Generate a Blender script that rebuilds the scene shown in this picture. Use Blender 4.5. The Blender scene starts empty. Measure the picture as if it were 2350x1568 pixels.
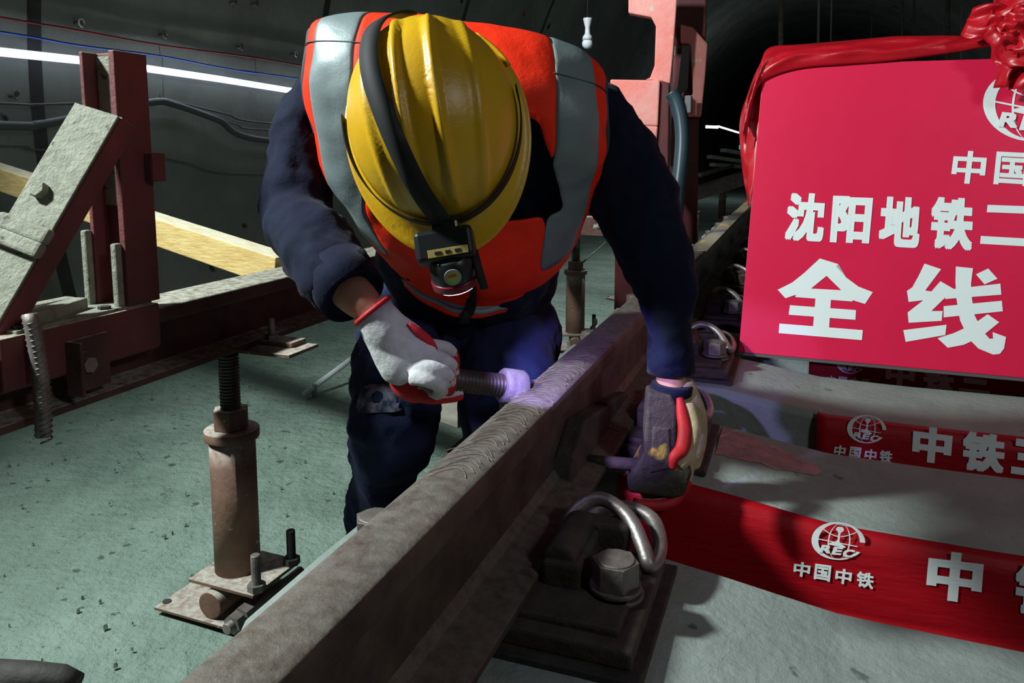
import bpy, bmesh, math, random
from mathutils import Vector, Matrix, noise
random.seed(7)
R = math.radians
SC = bpy.context.scene
COL = SC.collection
# ------------------------------------------------------------------ camera
F_PX, CX, CY = 1800.0, 1175.0, 577.0
PITCH = math.atan(227/F_PX)
TH = math.atan((1840-1175)/F_PX*math.cos(PITCH))
FH = Vector((-math.sin(TH), math.cos(TH), 0)); ZZ = Vector((0,0,1))
FW = math.cos(PITCH)*FH - math.sin(PITCH)*ZZ
UP = math.sin(PITCH)*FH + math.cos(PITCH)*ZZ
RT = Vector((math.cos(TH), math.sin(TH), 0))
EYE = Vector((0,0,.95))
def ray(x, y): return FW + RT*((x-CX)/F_PX) - UP*((y-CY)/F_PX)
def at(x, y, d): return EYE + ray(x, y)*d
def onp(x, y, ax, v):
    r = ray(x, y); return EYE + r*((v-EYE[ax])/r[ax])
def onplane(x, y, p, n):
    r = ray(x, y); return EYE + r*((p-EYE).dot(n)/r.dot(n))
cam = bpy.data.cameras.new('camera'); co = bpy.data.objects.new('camera', cam); COL.objects.link(co)
co.matrix_world = Matrix(((RT.x,UP.x,-FW.x,EYE.x),(RT.y,UP.y,-FW.y,EYE.y),(RT.z,UP.z,-FW.z,EYE.z),(0,0,0,1)))
cam.sensor_width = 36; cam.lens = 36*F_PX/2350; cam.shift_y = -(784-CY)/2350
cam.clip_start = .02
SC.camera = co
# ------------------------------------------------------------------ world, lights, exposure
w = bpy.data.worlds.new('world'); SC.world = w; w.use_nodes = True
w.node_tree.nodes['Background'].inputs[0].default_value = (.5,.6,.66,1)
w.node_tree.nodes['Background'].inputs[1].default_value = .012
SC.view_settings.view_transform = 'Standard'; SC.view_settings.look = 'None'
SC.view_settings.exposure = .55; SC.view_settings.gamma = 1
def light(name, kind, loc, power, col=(1,1,1), target=None, **kw):
    l = bpy.data.lights.new(name, kind); l.energy = power; l.color = col
    for k, v in kw.items(): setattr(l, k, v)
    o = bpy.data.objects.new(name, l); COL.objects.link(o); o.location = loc
    if target is not None:
        o.rotation_euler = (Vector(target)-Vector(loc)).to_track_quat('-Z','Y').to_euler()
    return o
light('work_lamp_light', 'SPOT', (-2.0,.2,2.2), 300, (.90,1.0,.97), (.1,2.1,.45), spot_size=R(112), spot_blend=.9, shadow_soft_size=.10)
light('board_fill_light', 'AREA', (1.9,-.2,2.2), 9, (.92,.97,1.0), (.5,2.4,.6), shape='DISK', size=.4)  # added fill from the right for board and sleepers, no such lamp stands there
light('tunnel_lamp_light', 'SPOT', (-1.7,2.3,2.7), 230, (.92,.98,1.0), (-.75,4.2,1.1), spot_size=R(58), spot_blend=.6, shadow_soft_size=.1)
light('far_bay_light', 'SPOT', (-.9,5.0,2.9), 90, (.95,.97,.9), (-.2,6.6,.3), spot_size=R(70), spot_blend=.7, shadow_soft_size=.1)
# ------------------------------------------------------------------ materials
def mat(name, c, rough=.7, metal=0, c2=None, scale=20, lo=.35, hi=.65, bump=0, bscale=None, dust=None, dustcut=.55,
        detail=6, stretch=None, spots=None, sspec=.4, sheen=0, emit=None, estr=0, alpha=1):
    m = bpy.data.materials.new(name); m.use_nodes = True
    nt = m.node_tree; N = nt.nodes; L = nt.links
    b = N['Principled BSDF']
    b.inputs['Roughness'].default_value = rough; b.inputs['Metallic'].default_value = metal
    b.inputs['Specular IOR Level'].default_value = sspec
    if sheen: b.inputs['Sheen Weight'].default_value = sheen
    tc = N.new('ShaderNodeTexCoord'); mp = N.new('ShaderNodeMapping'); L.new(tc.outputs['Object'], mp.inputs[0])
    if stretch: mp.inputs['Scale'].default_value = stretch
    def rgb(v): return (*v, 1)
    def nz(sc, det=detail, rg=.6):
        n = N.new('ShaderNodeTexNoise'); n.inputs['Scale'].default_value = sc; n.inputs['Detail'].default_value = det
        n.inputs['Roughness'].default_value = rg; L.new(mp.outputs[0], n.inputs['Vector']); return n.outputs['Fac']
    def ramp(f, a, z):
        r = N.new('ShaderNodeMapRange'); r.inputs['From Min'].default_value = a; r.inputs['From Max'].default_value = z
        L.new(f, r.inputs['Value']); return r.outputs['Result']
    def mix(f, a, z):
        x = N.new('ShaderNodeMix'); x.data_type = 'RGBA'
        L.new(f, x.inputs['Factor'])
        for s, v in ((6, a), (7, z)):
            if isinstance(v, tuple): x.inputs[s].default_value = rgb(v)
            else: L.new(v, x.inputs[s])
        return x.outputs[2]
    cur = c
    if c2: cur = mix(ramp(nz(scale), lo, hi), c, c2)
    if spots:   # (colour, scale, threshold)
        sc_, st, th_ = spots
        cur = mix(ramp(nz(st, 3, .5), th_, th_+.04), cur, sc_)
    if dust:
        g = N.new('ShaderNodeNewGeometry'); sp = N.new('ShaderNodeSeparateXYZ'); L.new(g.outputs['Normal'], sp.inputs[0])
        up = ramp(sp.outputs['Z'], dustcut, dustcut+.25)
        mu = N.new('ShaderNodeMath'); mu.operation = 'MULTIPLY'; L.new(up, mu.inputs[0]); L.new(ramp(nz(60, 8), .25, .6), mu.inputs[1])
        cur = mix(mu.outputs[0], cur, dust)
    if isinstance(cur, tuple): b.inputs['Base Color'].default_value = rgb(cur)
    else: L.new(cur, b.inputs['Base Color'])
    if bump:
        bp = N.new('ShaderNodeBump'); bp.inputs['Strength'].default_value = 1; bp.inputs['Distance'].default_value = bump
        L.new(nz(bscale or scale*3, 8, .65), bp.inputs['Height']); L.new(bp.outputs[0], b.inputs['Normal'])
    if emit:
        b.inputs['Emission Color'].default_value = rgb(emit); b.inputs['Emission Strength'].default_value = estr
    return m
M = {}
M['floor'] = mat('floor_concrete', (.165,.235,.195), .93, c2=(.255,.345,.292), scale=3.2, bump=.030, bscale=13, spots=((.085,.12,.10),30,.66), sspec=.2)
M['wall'] = mat('wall_concrete', (.165,.178,.160), .85, c2=(.26,.285,.255), scale=1.3, bump=.006, bscale=9, spots=((.03,.032,.03),5,.68), sspec=.25)
M['joint'] = mat('dark_joint', (.030,.031,.030), .9, c2=(.05,.053,.05), scale=3)
M['conc'] = mat('sleeper_concrete', (.22,.26,.245), .8, c2=(.31,.355,.335), scale=5, bump=.004, bscale=55, spots=((.11,.13,.12),26,.72), sspec=.3)
M['patch'] = mat('pink_lit_mortar', (.62,.30,.33), .9, c2=(.34,.2,.2), scale=30, bump=.006, bscale=90)  # mortar by the second fastener, its bright pink highlights put into the colour
M['rail'] = mat('rail_steel', (.115,.082,.062), .62, .35, c2=(.055,.036,.028), scale=14, bump=.0022, bscale=70, dust=(.17,.15,.13), dustcut=.5)
M['scuff'] = mat('rail_scuffed', (.30,.28,.25), .5, .5, c2=(.16,.14,.12), scale=60, bump=.0015, bscale=160, stretch=(1,.25,1))
M['brown'] = mat('brown_steel', (.115,.045,.037), .7, .1, c2=(.06,.028,.022), scale=12, bump=.003, bscale=90, dust=(.40,.40,.33), dustcut=.45)
M['redsteel'] = mat('red_painted_steel', (.14,.032,.034), .65, c2=(.085,.025,.024), scale=9, bump=.002, bscale=80, dust=(.42,.43,.34), dustcut=.4)
M['dusty'] = mat('dusty_steel', (.29,.30,.24), .9, c2=(.20,.205,.165), scale=45, bump=.006, bscale=110, spots=((.09,.085,.07),55,.66))
M['rust'] = mat('rusty_pipe', (.20,.115,.075), .75, .1, c2=(.10,.05,.036), scale=8, bump=.002, bscale=60, spots=((.42,.36,.3),60,.70), dust=(.45,.42,.37), dustcut=.5)
M['rustfar'] = mat('rusty_pink_pipe', (.42,.22,.18), .8, c2=(.42,.38,.33), scale=12, bump=.002, bscale=60)
M['thread'] = mat('dark_thread', (.055,.045,.042), .5, .6, c2=(.10,.08,.07), scale=30)
M['steel'] = mat('grey_forged_steel', (.26,.23,.21), .5, .5, c2=(.14,.12,.11), scale=25, bump=.001, bscale=120)
M['clip'] = mat('clip_steel', (.34,.31,.30), .38, .6, c2=(.2,.17,.16), scale=18, bump=.001, bscale=90)
M['castiron'] = mat('cast_iron', (.085,.066,.055), .75, .2, c2=(.045,.034,.03), scale=22, bump=.004, bscale=70)
M['rubber'] = mat('black_rubber', (.02,.02,.02), .7, c2=(.05,.045,.04), scale=30, bump=.002, bscale=80)
M['worn'] = mat('worn_grey_paint', (.24,.225,.24), .7, .1, c2=(.11,.10,.10), scale=26, bump=.003, bscale=90, spots=((.45,.36,.12),16,.66))
M['wornj'] = mat('worn_jaw_paint', (.075,.065,.045), .7, .2, c2=(.04,.034,.026), scale=20, bump=.005, bscale=70, spots=((.40,.29,.05),13,.60))
M['wood'] = mat('yellow_timber', (.62,.47,.20), .8, c2=(.50,.34,.12), scale=22, stretch=(.25,3,3), bump=.003, bscale=50, dust=(.74,.72,.58), dustcut=.4)  # upward faces tinted paler, painting in the timber's lit top
M['palewood'] = mat('pale_plank', (.5,.47,.38), .85, c2=(.34,.31,.24), scale=20, stretch=(.3,3,3))
M['board'] = mat('red_board', (.78,.014,.075), .42, c2=(.72,.012,.066), scale=2, sspec=.35)
M['banner'] = mat('red_banner', (.44,.004,.012), .5, c2=(.37,.004,.010), scale=3, bump=.003, bscale=6, stretch=(1,1,6), sspec=.3)
M['satin'] = mat('red_satin', (.56,.006,.018), .36, c2=(.48,.005,.015), scale=4, sspec=.6, bump=.002, bscale=14)
M['white'] = mat('white_lettering', (.88,.96,.96), .5)
M['boardedge'] = mat('board_edge', (.10,.10,.10), .6)
M['machine'] = mat('salmon_paint', (.62,.17,.14), .6, c2=(.60,.27,.24), scale=5, bump=.003, bscale=30, spots=((.45,.4,.34),13,.66))
M['machinedk'] = mat('dark_red_paint', (.10,.012,.014), .6, c2=(.06,.01,.01), scale=6)
M['hose'] = mat('blue_black_hose', (.016,.034,.045), .38, sspec=.5)
M['navy'] = mat('navy_workwear', (.0035,.006,.019), .85, c2=(.0055,.009,.027), scale=30, bump=.004, bscale=16, sheen=.04, sspec=.15)
M['navytr'] = mat('navy_trousers', (.011,.017,.052), .85, c2=(.017,.026,.075), scale=25, bump=.006, bscale=11, sheen=.04, sspec=.15)
M['chalk'] = mat('chalk_smear', (.22,.24,.30), .9, c2=(.03,.04,.09), scale=55, lo=.4, hi=.6)
M['black'] = mat('black_lining', (.01,.01,.012), .8)
M['orange'] = mat('hi_vis_orange', (1.0,.035,.008), .62, c2=(.90,.028,.006), scale=8, bump=.004, bscale=14, emit=(1,.03,.004), estr=.0, sspec=.2)
M['reflect'] = mat('reflective_tape', (.17,.215,.225), .45, .15, c2=(.205,.25,.26), scale=6, bump=.002, bscale=16)
M['trim'] = mat('vest_edging', (.05,.055,.07), .8)
M['skin'] = mat('skin', (.50,.27,.18), .55, c2=(.46,.24,.155), scale=30, sspec=.35)
M['hair'] = mat('hair', (.01,.009,.008), .6)
M['helmet'] = mat('yellow_plastic', (.64,.385,.010), .34, c2=(.58,.32,.010), scale=5, spots=((.20,.13,.03),24,.74), sspec=.5, bump=.0008, bscale=60)
M['strap'] = mat('black_elastic', (.006,.007,.008), .75)
M['lampblk'] = mat('black_plastic', (.010,.011,.013), .35, sspec=.5)
M['lampred'] = mat('dark_red_plastic', (.16,.01,.02), .3)
M['gold'] = mat('gold_label', (.40,.30,.09), .4, .3)
M['sticker'] = mat('round_sticker', (.30,.33,.30), .5)
M['stickr'] = mat('sticker_red', (.5,.08,.04), .5)
M['stickg'] = mat('sticker_green', (.3,.45,.08), .5)
M['lens'] = mat('lamp_lens', (.8,.8,1), .2, emit=(.62,.56,1), estr=9)
M['knit'] = mat('white_knit_glove', (.58,.59,.60), .95, c2=(.46,.46,.47), scale=50, bump=.002, bscale=150, sheen=.3)
M['redrub'] = mat('red_rubber_coating', (.55,.012,.018), .6, c2=(.40,.010,.02), scale=30, bump=.001, bscale=120)
M['creamrub'] = mat('cream_glove', (.52,.42,.28), .9, c2=(.38,.29,.16), scale=40, bump=.001, bscale=120)
M['led'] = mat('led_glow', (1,1,1), .3, emit=(.86,.92,1), estr=14)
M['ledstrip'] = mat('led_tape', (.55,.58,.6), .3, emit=(.7,.8,1), estr=1.3)
M['redcable'] = mat('red_cable', (.24,.02,.03), .5)
M['bluecable'] = mat('blue_cable', (.02,.07,.36), .5)
M['greycable'] = mat('grey_cable', (.12,.14,.14), .7, dust=(.3,.34,.33))
M['bulb'] = mat('bulb_glass', (.55,.62,.66), .2)
M['white_p'] = mat('white_plastic', (.5,.53,.55), .4)
M['sheet'] = mat('pale_floor_board', (.48,.46,.40), .85, c2=(.36,.3,.26), scale=8)
M['boot'] = mat('dark_boot', (.012,.012,.013), .6)
M['farlight'] = mat('far_glow', (1,1,1), .3, emit=(.85,.92,1), estr=6)
M['exitg'] = mat('exit_green', (.02,.3,.18), .3, emit=(.05,.5,.3), estr=.5)
M['oldtop'] = mat('film_covered_rail_top', (.30,.22,.11), .4, c2=(.16,.15,.12), scale=9, stretch=(1,.3,1), spots=((.45,.3,.09),7,.6))
# ------------------------------------------------------------------ mesh tools
class MB:
    def __init__(s): s.v = []; s.f = []; s.mi = []; s.sm = []
    def add(s, vs, fs, mi=0, smooth=False):
        b = len(s.v); s.v += [Vector(v) for v in vs]
        for f in fs: s.f.append([b+i for i in f]); s.mi.append(mi); s.sm.append(smooth)
        return s
    def box(s, c, size, rot=None, mi=0):
        c = Vector(c); h = Vector(size)/2; rot = rot or Matrix.Identity(3)
        vs = [c + rot @ Vector((sx*h.x, sy*h.y, sz*h.z)) for sz in (-1,1) for sy in (-1,1) for sx in (-1,1)]
        return s.add(vs, [(0,2,3,1),(4,5,7,6),(0,1,5,4),(2,6,7,3),(0,4,6,2),(1,3,7,5)], mi)
    def bar(s, a, b, wd, hg, upv=ZZ, mi=0):
        a = Vector(a); b = Vector(b); d = (b-a); L = d.length; d.normalize()
        x = d.cross(upv).normalized(); z = x.cross(d)
        return s.box((a+b)/2, (wd, L, hg), Matrix((x, d, z)).transposed(), mi)
    def rings(s, rs, closed=True, caps=True, smooth=True, mi=0):
        n = len(rs[0]); b = len(s.v)
        for r in rs: s.v += [Vector(v) for v in r]
        for i in range(len(rs)-1):
            for j in range(n if closed else n-1):
                k = (j+1) % n
                s.f.append([b+i*n+j, b+i*n+k, b+(i+1)*n+k, b+(i+1)*n+j]); s.mi.append(mi); s.sm.append(smooth)
        if caps:
            s.f.append([b+j for j in reversed(range(n))]); s.mi.append(mi); s.sm.append(False)
            s.f.append([b+(len(rs)-1)*n+j for j in range(n)]); s.mi.append(mi); s.sm.append(False)
        return s
    def tube(s, pts, rad, seg=12, caps=True, mi=0, flat=1.0, upv=ZZ, smooth=True):
        pts = [Vector(p) for p in pts]; n = len(pts)
        if not isinstance(rad, (list, tuple)): rad = [rad]*n
        t0 = (pts[1]-pts[0]).normalized(); x = t0.cross(upv)
        if x.length < 1e-3: x = t0.cross(Vector((1,0,0)))
        x.normalize(); rs = []
        for i, p in enumerate(pts):
            t = (pts[min(i+1,n-1)]-pts[max(i-1,0)]).normalized()
            x = (x - t*x.dot(t)).normalized(); y = t.cross(x)
            rs.append([p + (x*math.cos(a)+y*math.sin(a)*flat)*rad[i] for a in (2*math.pi*k/seg for k in range(seg))])
        return s.rings(rs, True, caps, smooth, mi)
    def cyl(s, a, b, r, seg=24, r2=None, mi=0, smooth=True): return s.tube([a, b], [r, r if r2 is None else r2], seg, True, mi, smooth=smooth)
    def lathe(s, base, prof, seg=32, axis=ZZ, mi=0, smooth=True):
        base = Vector(base); axis = Vector(axis).normalized(); x = axis.orthogonal().normalized(); y = axis.cross(x)
        rs = [[base + axis*h + (x*math.cos(a)+y*math.sin(a))*r for a in (2*math.pi*k/seg for k in range(seg))] for r, h in prof]
        return s.rings(rs, True, True, smooth, mi)
    def thread(s, a, b, r, pitch, seg=20, depth=.12):
        a = Vector(a); b = Vector(b); L = (b-a).length; ax = (b-a).normalized(); prof = []; n = int(L/pitch)
        for i in range(n):
            h = i*pitch; prof += [(r*(1-depth), h), (r, h+pitch*.35), (r, h+pitch*.65), (r*(1-depth), h+pitch*.98)]
        return s.lathe(a, prof, seg, ax)
    def ball(s, c, r, seg=16, rng=10, mi=0):
        c = Vector(c); r = Vector(r) if not isinstance(r, (int,float)) else Vector((r,r,r)); rs = []
        for i in range(1, rng):
            p = math.pi*i/rng; rs.append([c+Vector((r.x*math.sin(p)*math.cos(a), r.y*math.sin(p)*math.sin(a), -r.z*math.cos(p))) for a in (2*math.pi*k/seg for k in range(seg))])
        return s.rings(rs, True, True, True, mi)
    def prism(s, prof, a, b, u, v, mi=0, smooth=False):
        rs = [[Vector(p)+Vector(u)*q[0]+Vector(v)*q[1] for q in prof] for p in (a, b)]
        return s.rings(rs, True, True, smooth, mi)
    def build(s, name, m, parent=None, bevel=0, seg=2, mods=None, recalc=True):
        me = bpy.data.meshes.new(name); off = Vector(parent.get('_o', (0,0,0))) if parent else Vector((0,0,0))
        org = off if parent else (s.org if hasattr(s, 'org') else Vector((0,0,0)))
        me.from_pydata([tuple(v-org) for v in s.v], [], s.f)
        ms = m if isinstance(m, (list, tuple)) else [m]
        for x in ms: me.materials.append(M[x])
        for i, p in enumerate(me.polygons): p.material_index = s.mi[i]; p.use_smooth = s.sm[i]
        if recalc:
            bm = bmesh.new(); bm.from_mesh(me); bmesh.ops.recalc_face_normals(bm, faces=bm.faces); bm.to_mesh(me); bm.free()
        o = bpy.data.objects.new(name, me); COL.objects.link(o)
        if parent:
            o.parent = parent
            if parent.type == 'MESH' or parent.parent: o['_o'] = tuple(off)
        else: o.location = org
        o['_o'] = tuple(org)
        if bevel:
            md = o.modifiers.new('bevel', 'BEVEL'); md.width = bevel; md.segments = seg; md.limit_method = 'ANGLE'; md.angle_limit = R(40)
        return o
def hexpts(c, r, ax=ZZ, ph=0):
    ax = Vector(ax).normalized(); x = ax.orthogonal().normalized(); y = ax.cross(x)
    return [Vector(c)+(x*math.cos(ph+k*math.pi/3)+y*math.sin(ph+k*math.pi/3))*r for k in range(6)]
def hexa(mb, a, b, r, ph=0, mi=0):
    ax = Vector(b)-Vector(a); return mb.rings([hexpts(a, r, ax, ph), hexpts(b, r, ax, ph)], True, True, False, mi)
def tag(o, label, cat, group=None, kind=None):
    o['label'] = label; o['category'] = cat
    if group: o['group'] = group
    if kind: o['kind'] = kind
    return o
def empty(name, loc, label=None, cat=None, group=None):
    o = bpy.data.objects.new(name, None); COL.objects.link(o); o.location = loc; o.empty_display_size = .05
    o['_o'] = tuple(loc)
    if label: tag(o, label, cat, group)
    return o
def struct(o): o['kind'] = 'structure'; return o
def copy_tree(o, parent=None):
    c = o.copy(); COL.objects.link(c)
    if parent: c.parent = parent
    for ch in list(o.children): copy_tree(ch, c)
    return c
def spline(pts, n=6):
    """Catmull-Rom through rows of numbers/vectors"""
    P = [list(p) for p in pts]; out = []
    for i in range(len(P)-1):
        p0 = P[max(i-1,0)]; p1 = P[i]; p2 = P[i+1]; p3 = P[min(i+2,len(P)-1)]
        for k in range(n):
            t = k/n
            out.append([.5*((2*b)+(-a+c)*t+(2*a-5*b+4*c-d)*t*t+(-a+3*b-3*c+d)*t**3) for a, b, c, d in zip(p0,p1,p2,p3)])
    out.append(P[-1]); return out
def limb(mb, rows, n=6, seg=20, flat=1.0, upv=ZZ):
    """rows: (Vector, radius)"""
    s = spline([(*p, r) for p, r in rows], n)
    return mb.tube([Vector(q[:3]) for q in s], [q[3] for q in s], seg, True, 0, flat, upv)
def remesh(o, vox, smooth=4, subd=0):
    m = o.modifiers.new('remesh', 'REMESH'); m.mode = 'VOXEL'; m.voxel_size = vox; m.use_smooth_shade = True
    if smooth:
        m = o.modifiers.new('smooth', 'SMOOTH'); m.factor = .6; m.iterations = smooth
    return o
_tex = {}
def wrinkle(o, size, strength, depth=2):
    k = (size, depth)
    if k not in _tex:
        t = bpy.data.textures.new('folds', 'CLOUDS'); t.noise_scale = size; t.noise_depth = depth; _tex[k] = t
    m = o.modifiers.new('folds', 'DISPLACE'); m.texture = _tex[k]; m.strength = strength; m.mid_level = .5; m.texture_coords = 'GLOBAL'
    return o
# ------------------------------------------------------------------ tunnel shell
RC = Vector((.30, 0, 1.15)); RAD = 3.07
def wallX(z): return RC.x - math.sqrt(RAD**2-(z-RC.z)**2)
def shell(name, a0, a1, y0=-2.5, y1=34, ny=40):
    mb = MB(); rs = []
    for i in range(ny+1):
        y = y0 + (y1-y0)*i/ny
        rs.append([Vector((RC.x-math.cos(a)*RAD, y, RC.z+math.sin(a)*RAD)) for a in (a0+(a1-a0)*k/28 for k in range(29))])
    mb.rings(rs, False, False, True)
    return struct(mb.build(name, 'wall', recalc=False))
a_f = math.asin(-RC.z/RAD)-.03
shell('wall_left', a_f, R(60)); shell('ceiling', R(60), R(120)); shell('wall_right', R(120), math.pi-a_f)
mb = MB(); nx, ny = 60, 150; rs = []
for j in range(ny+1):
    y = -2.5+36.5*(j/ny)**2.2
    row = []
    for i in range(nx+1):
        x = -2.7+6.0*i/nx
        z = .010*noise.noise(Vector((x*1.3,y*1.3,0)))+.006*noise.noise(Vector((x*5,y*5,3)))
        row.append(Vector((x,y,z-.004)))
    rs.append(row)
mb.rings(rs, False, False, True); struct(mb.build('floor', 'floor', recalc=False))
mb = MB(); mb.box((.3,34,1.2),(7,.1,7)); struct(mb.build('wall_back', 'black'))
mb = MB(); mb.box((.3,-2.5,1.2),(7,.1,7)); struct(mb.build('wall_front', 'wall'))
# rough mortar ridge at wall foot
mb = MB(); n = 200; rs = []
for i in range(n):
    y = -2.2+12*i/n; w_ = .05+.05*abs(noise.noise(Vector((0,y*9,1)))) ; h = .03+.05*abs(noise.noise(Vector((4,y*11,1))))
    x0 = wallX(0)-.02
    rs.append([Vector((x0-.03,y,.10+h)), Vector((x0+.03,y,.10+h*.6)), Vector((x0+w_*.7,y,.05+h*.3)), Vector((x0+w_,y,.02)), Vector((x0+w_+.06+.03*noise.noise(Vector((7,y*8,1))),y,-.01))])
mb.rings(rs, False, False, False); struct(mb.build('trim_1', 'floor', recalc=False))
# vertical segment joints on the lining
for k, y in enumerate((2.25, 4.15, 6.05, 7.95)):
    mb = MB(); rs = []
    for a in (a_f+(R(75)-a_f)*i/30 for i in range(31)):
        rs.append([Vector((RC.x-math.cos(a)*r, yy, RC.z+math.sin(a)*r)) for r, yy in ((RAD,y-.03),(RAD-.004,y-.025),(RAD-.004,y+.025),(RAD,y+.03))])
    mb.rings(rs, True, True, False); struct(mb.build('trim_%d'%(k+2), 'joint'))
# ------------------------------------------------------------------ rail
RX = -.37; RTOP = .575
def rail_prof():
    h = [(-.0365,.166),(-.034,.1725),(-.027,.1752),(-.012,.176),(.012,.176),(.027,.1752),(.034,.1725),(.0365,.166)]
    r = h + [(.0365,.142),(.033,.138),(.012,.128),(.0085,.115),(.0083,.06),(.011,.035),(.022,.024),(.073,.0125),(.075,.010),(.075,0)]
    l = [(-x,y) for x,y in reversed(r[8:])]
    return [(x,y) for x,y in (r+l)]
mb = MB(); mb.prism(rail_prof(), (RX,-1.2,RTOP-.176), (RX,3.0,RTOP-.176), (1,0,0), (0,0,1))
rail = mb.build('rail', 'rail', bevel=.002); 
for p in rail.data.polygons:
    p.use_smooth = abs(p.normal.z) > .9 and p.center.z > RTOP-.02
tag(rail, 'long brown steel rail running from the foreground past the crouching worker', 'rail')
mb = MB(); mb.prism(rail_prof(), (RX,3.01,RTOP-.176), (RX+.05,11,RTOP-.176), (1,0,0), (0,0,1))
r2 = mb.build('rail', 'rail', bevel=.002); tag(r2, 'farther rail length with yellowish film on its top, beyond the worker behind the board', 'rail')
mb = MB(); mb.box((RX+.014,5.2,RTOP+.001),(.062,4.3,.002)); mb.build('protective_film', 'oldtop', r2)
# scuffed running band with curved grinding marks, on the rail head by the collar
mb = MB()
for k in range(46):
    y0 = .80+.0125*k*1.0; cxp = RX+random.uniform(-.004,.004); L = random.uniform(.02,.034); a0 = random.uniform(.1,.5)
    pts = [Vector((cxp-L+2*L*t, y0+.05*math.sin(a0+2.2*t)-.03, RTOP+.0008)) for t in (i/8 for i in range(9))]
    mb.tube(pts, .0006, 4, True, 0, .5)
mb.build('grinding_marks', 'scuff', rail)
# ------------------------------------------------------------------ sleepers
SY = [.93, 1.548, 2.15, 2.77, 3.39, 4.01, 4.63, 5.25, 5.87, 6.5]
XL, XR = -.645, 2.15
def ztop(x):
    P = [(-.645,.355),(-.5,.36),(-.17,.36),(-.08,.348),(.0,.335),(.08,.323),(.3,.318),(1.3,.318),(1.5,.34),(1.75,.36),(2.15,.355)]
    for (a,za),(b,zb) in zip(P,P[1:]):
        if x <= b: return za+(zb-za)*max(0,(x-a)/(b-a))
    return P[-1][1]
mb = MB(); rs = []; n = 70
for i in range(n+1):
    x = XL+(XR-XL)*i/n; zt = ztop(x)
    hy, hb = .178, .19
    rs.append([Vector((x,-hb,.14)),Vector((x,-hy-.004,zt-.014)),Vector((x,-hy+.012,zt)),Vector((x,0,zt+.002)),Vector((x,hy-.012,zt)),Vector((x,hy+.004,zt-.014)),Vector((x,hb,.14))])
mb.rings(rs, True, True, False)
for i in range(len(mb.sm)-2): mb.sm[i] = False
proto = mb.build('concrete_sleeper', 'conc', bevel=.003); proto.location = (0,SY[0],0)
lab = ['nearest bare concrete sleeper at the bottom right, in front of the lower red banner',
       'second concrete sleeper with a pink-lit mortar patch by the rail, behind the lower red banner',
       'third concrete sleeper, with the upper red banner on its front, below the big board']
for i, y in enumerate(SY):
    o = proto if i == 0 else proto.copy()
    if i: COL.objects.link(o); o.location = (0,y,0)
    tag(o, lab[i] if i < 3 else 'concrete sleeper in the dark row under and behind the big red board', 'sleeper', 'concrete sleepers under the rail')
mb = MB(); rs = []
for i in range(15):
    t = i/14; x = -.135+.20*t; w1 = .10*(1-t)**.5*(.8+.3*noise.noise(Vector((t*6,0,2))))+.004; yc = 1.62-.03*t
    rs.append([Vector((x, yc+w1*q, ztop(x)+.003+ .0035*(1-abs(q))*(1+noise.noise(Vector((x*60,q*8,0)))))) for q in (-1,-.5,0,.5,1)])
mb.rings(rs, False, False, True); o = mb.build('lit_grout_smear', 'patch', recalc=False); tag(o, 'rough patch of mortar with pink light painted in, on the sleeper beside the second fastener', 'mortar patch', kind='stuff')
# ------------------------------------------------------------------ fasteners
def fastener(loc, label):
    e = empty('rail_fastener', (0,0,0), label, 'rail fastener', 'rail fasteners on the sleepers')
    z0 = .360
    mb = MB(); mb.box((RX,0,z0+.004),(.46,.27,.010)); mb.build('rubber_pad', 'rubber', e, .002)
    mb = MB(); mb.box((RX,0,z0+.020),(.43,.235,.024)); mb.box((RX,.0,z0+.035),(.39,.19,.012)); mb.build('base_plate', 'castiron', e, .004)
    for sd in (1,-1):
        X = lambda v: RX+sd*v
        mb = MB(); mb.box((X(.105),.035,z0+.055),(.05,.13,.035)); mb.box((X(.135),.09,z0+.06),(.07,.035,.045)); mb.cyl((X(.10),-.02,z0+.07),(X(.10),.09,z0+.07),.022)
        mb.build('shoulder', 'castiron', e, .005)
        mb = MB(); b0 = Vector((X(.172),-.01,z0+.035))
        mb.cyl(b0,b0+Vector((0,0,.006)),.036); mb.cyl(b0+Vector((0,0,.008)),b0+Vector((0,0,.014)),.033)
        mb.build('washer', 'steel', e, .001)
        mb = MB(); hexa(mb, b0+Vector((0,0,.014)), b0+Vector((0,0,.046)), .030, .3)
        mb.cyl(b0+Vector((0,0,.046)), b0+Vector((0,0,.048)), .024); mb.build('anchor_bolt', 'steel', e, .002)
        if sd < 0: continue
        pts = [(.078,.06,.050),(.080,.085,.080),(.096,.105,.104),(.125,.115,.113),(.165,.10,.100),(.192,.07,.075),(.203,.055,.060),(.210,.075,.060),(.208,.110,.066),(.190,.150,.078),(.150,.170,.080),(.110,.165,.072),(.09,.15,.06)]
        sp = spline([(X(a), b, z0+c-.014) for a,b,c in pts], 5)
        mb = MB(); mb.tube([Vector(q) for q in sp], .0105, 12); mb.ball(sp[0], .0105); mb.ball(sp[-1], .0105); mb.build('spring_clip', 'clip', e)
    return e
FL = ['dusty rail fastener with large hex bolt, nearest the camera, below the rail',
      'rail fastener with pinkish hex bolt, second from the camera, behind the gloved hand',
      'rail fastener third from the camera, at the lower left corner of the big board']
pf = fastener(None, FL[0])
for i, y in enumerate(SY):
    o = pf if i == 0 else copy_tree(pf)
    o.location = (0, y+(.0 if i else .0), 0)
    if i: o['label'] = FL[i] if i < 3 else 'rail fastener in the dark row behind the big red board'
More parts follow.
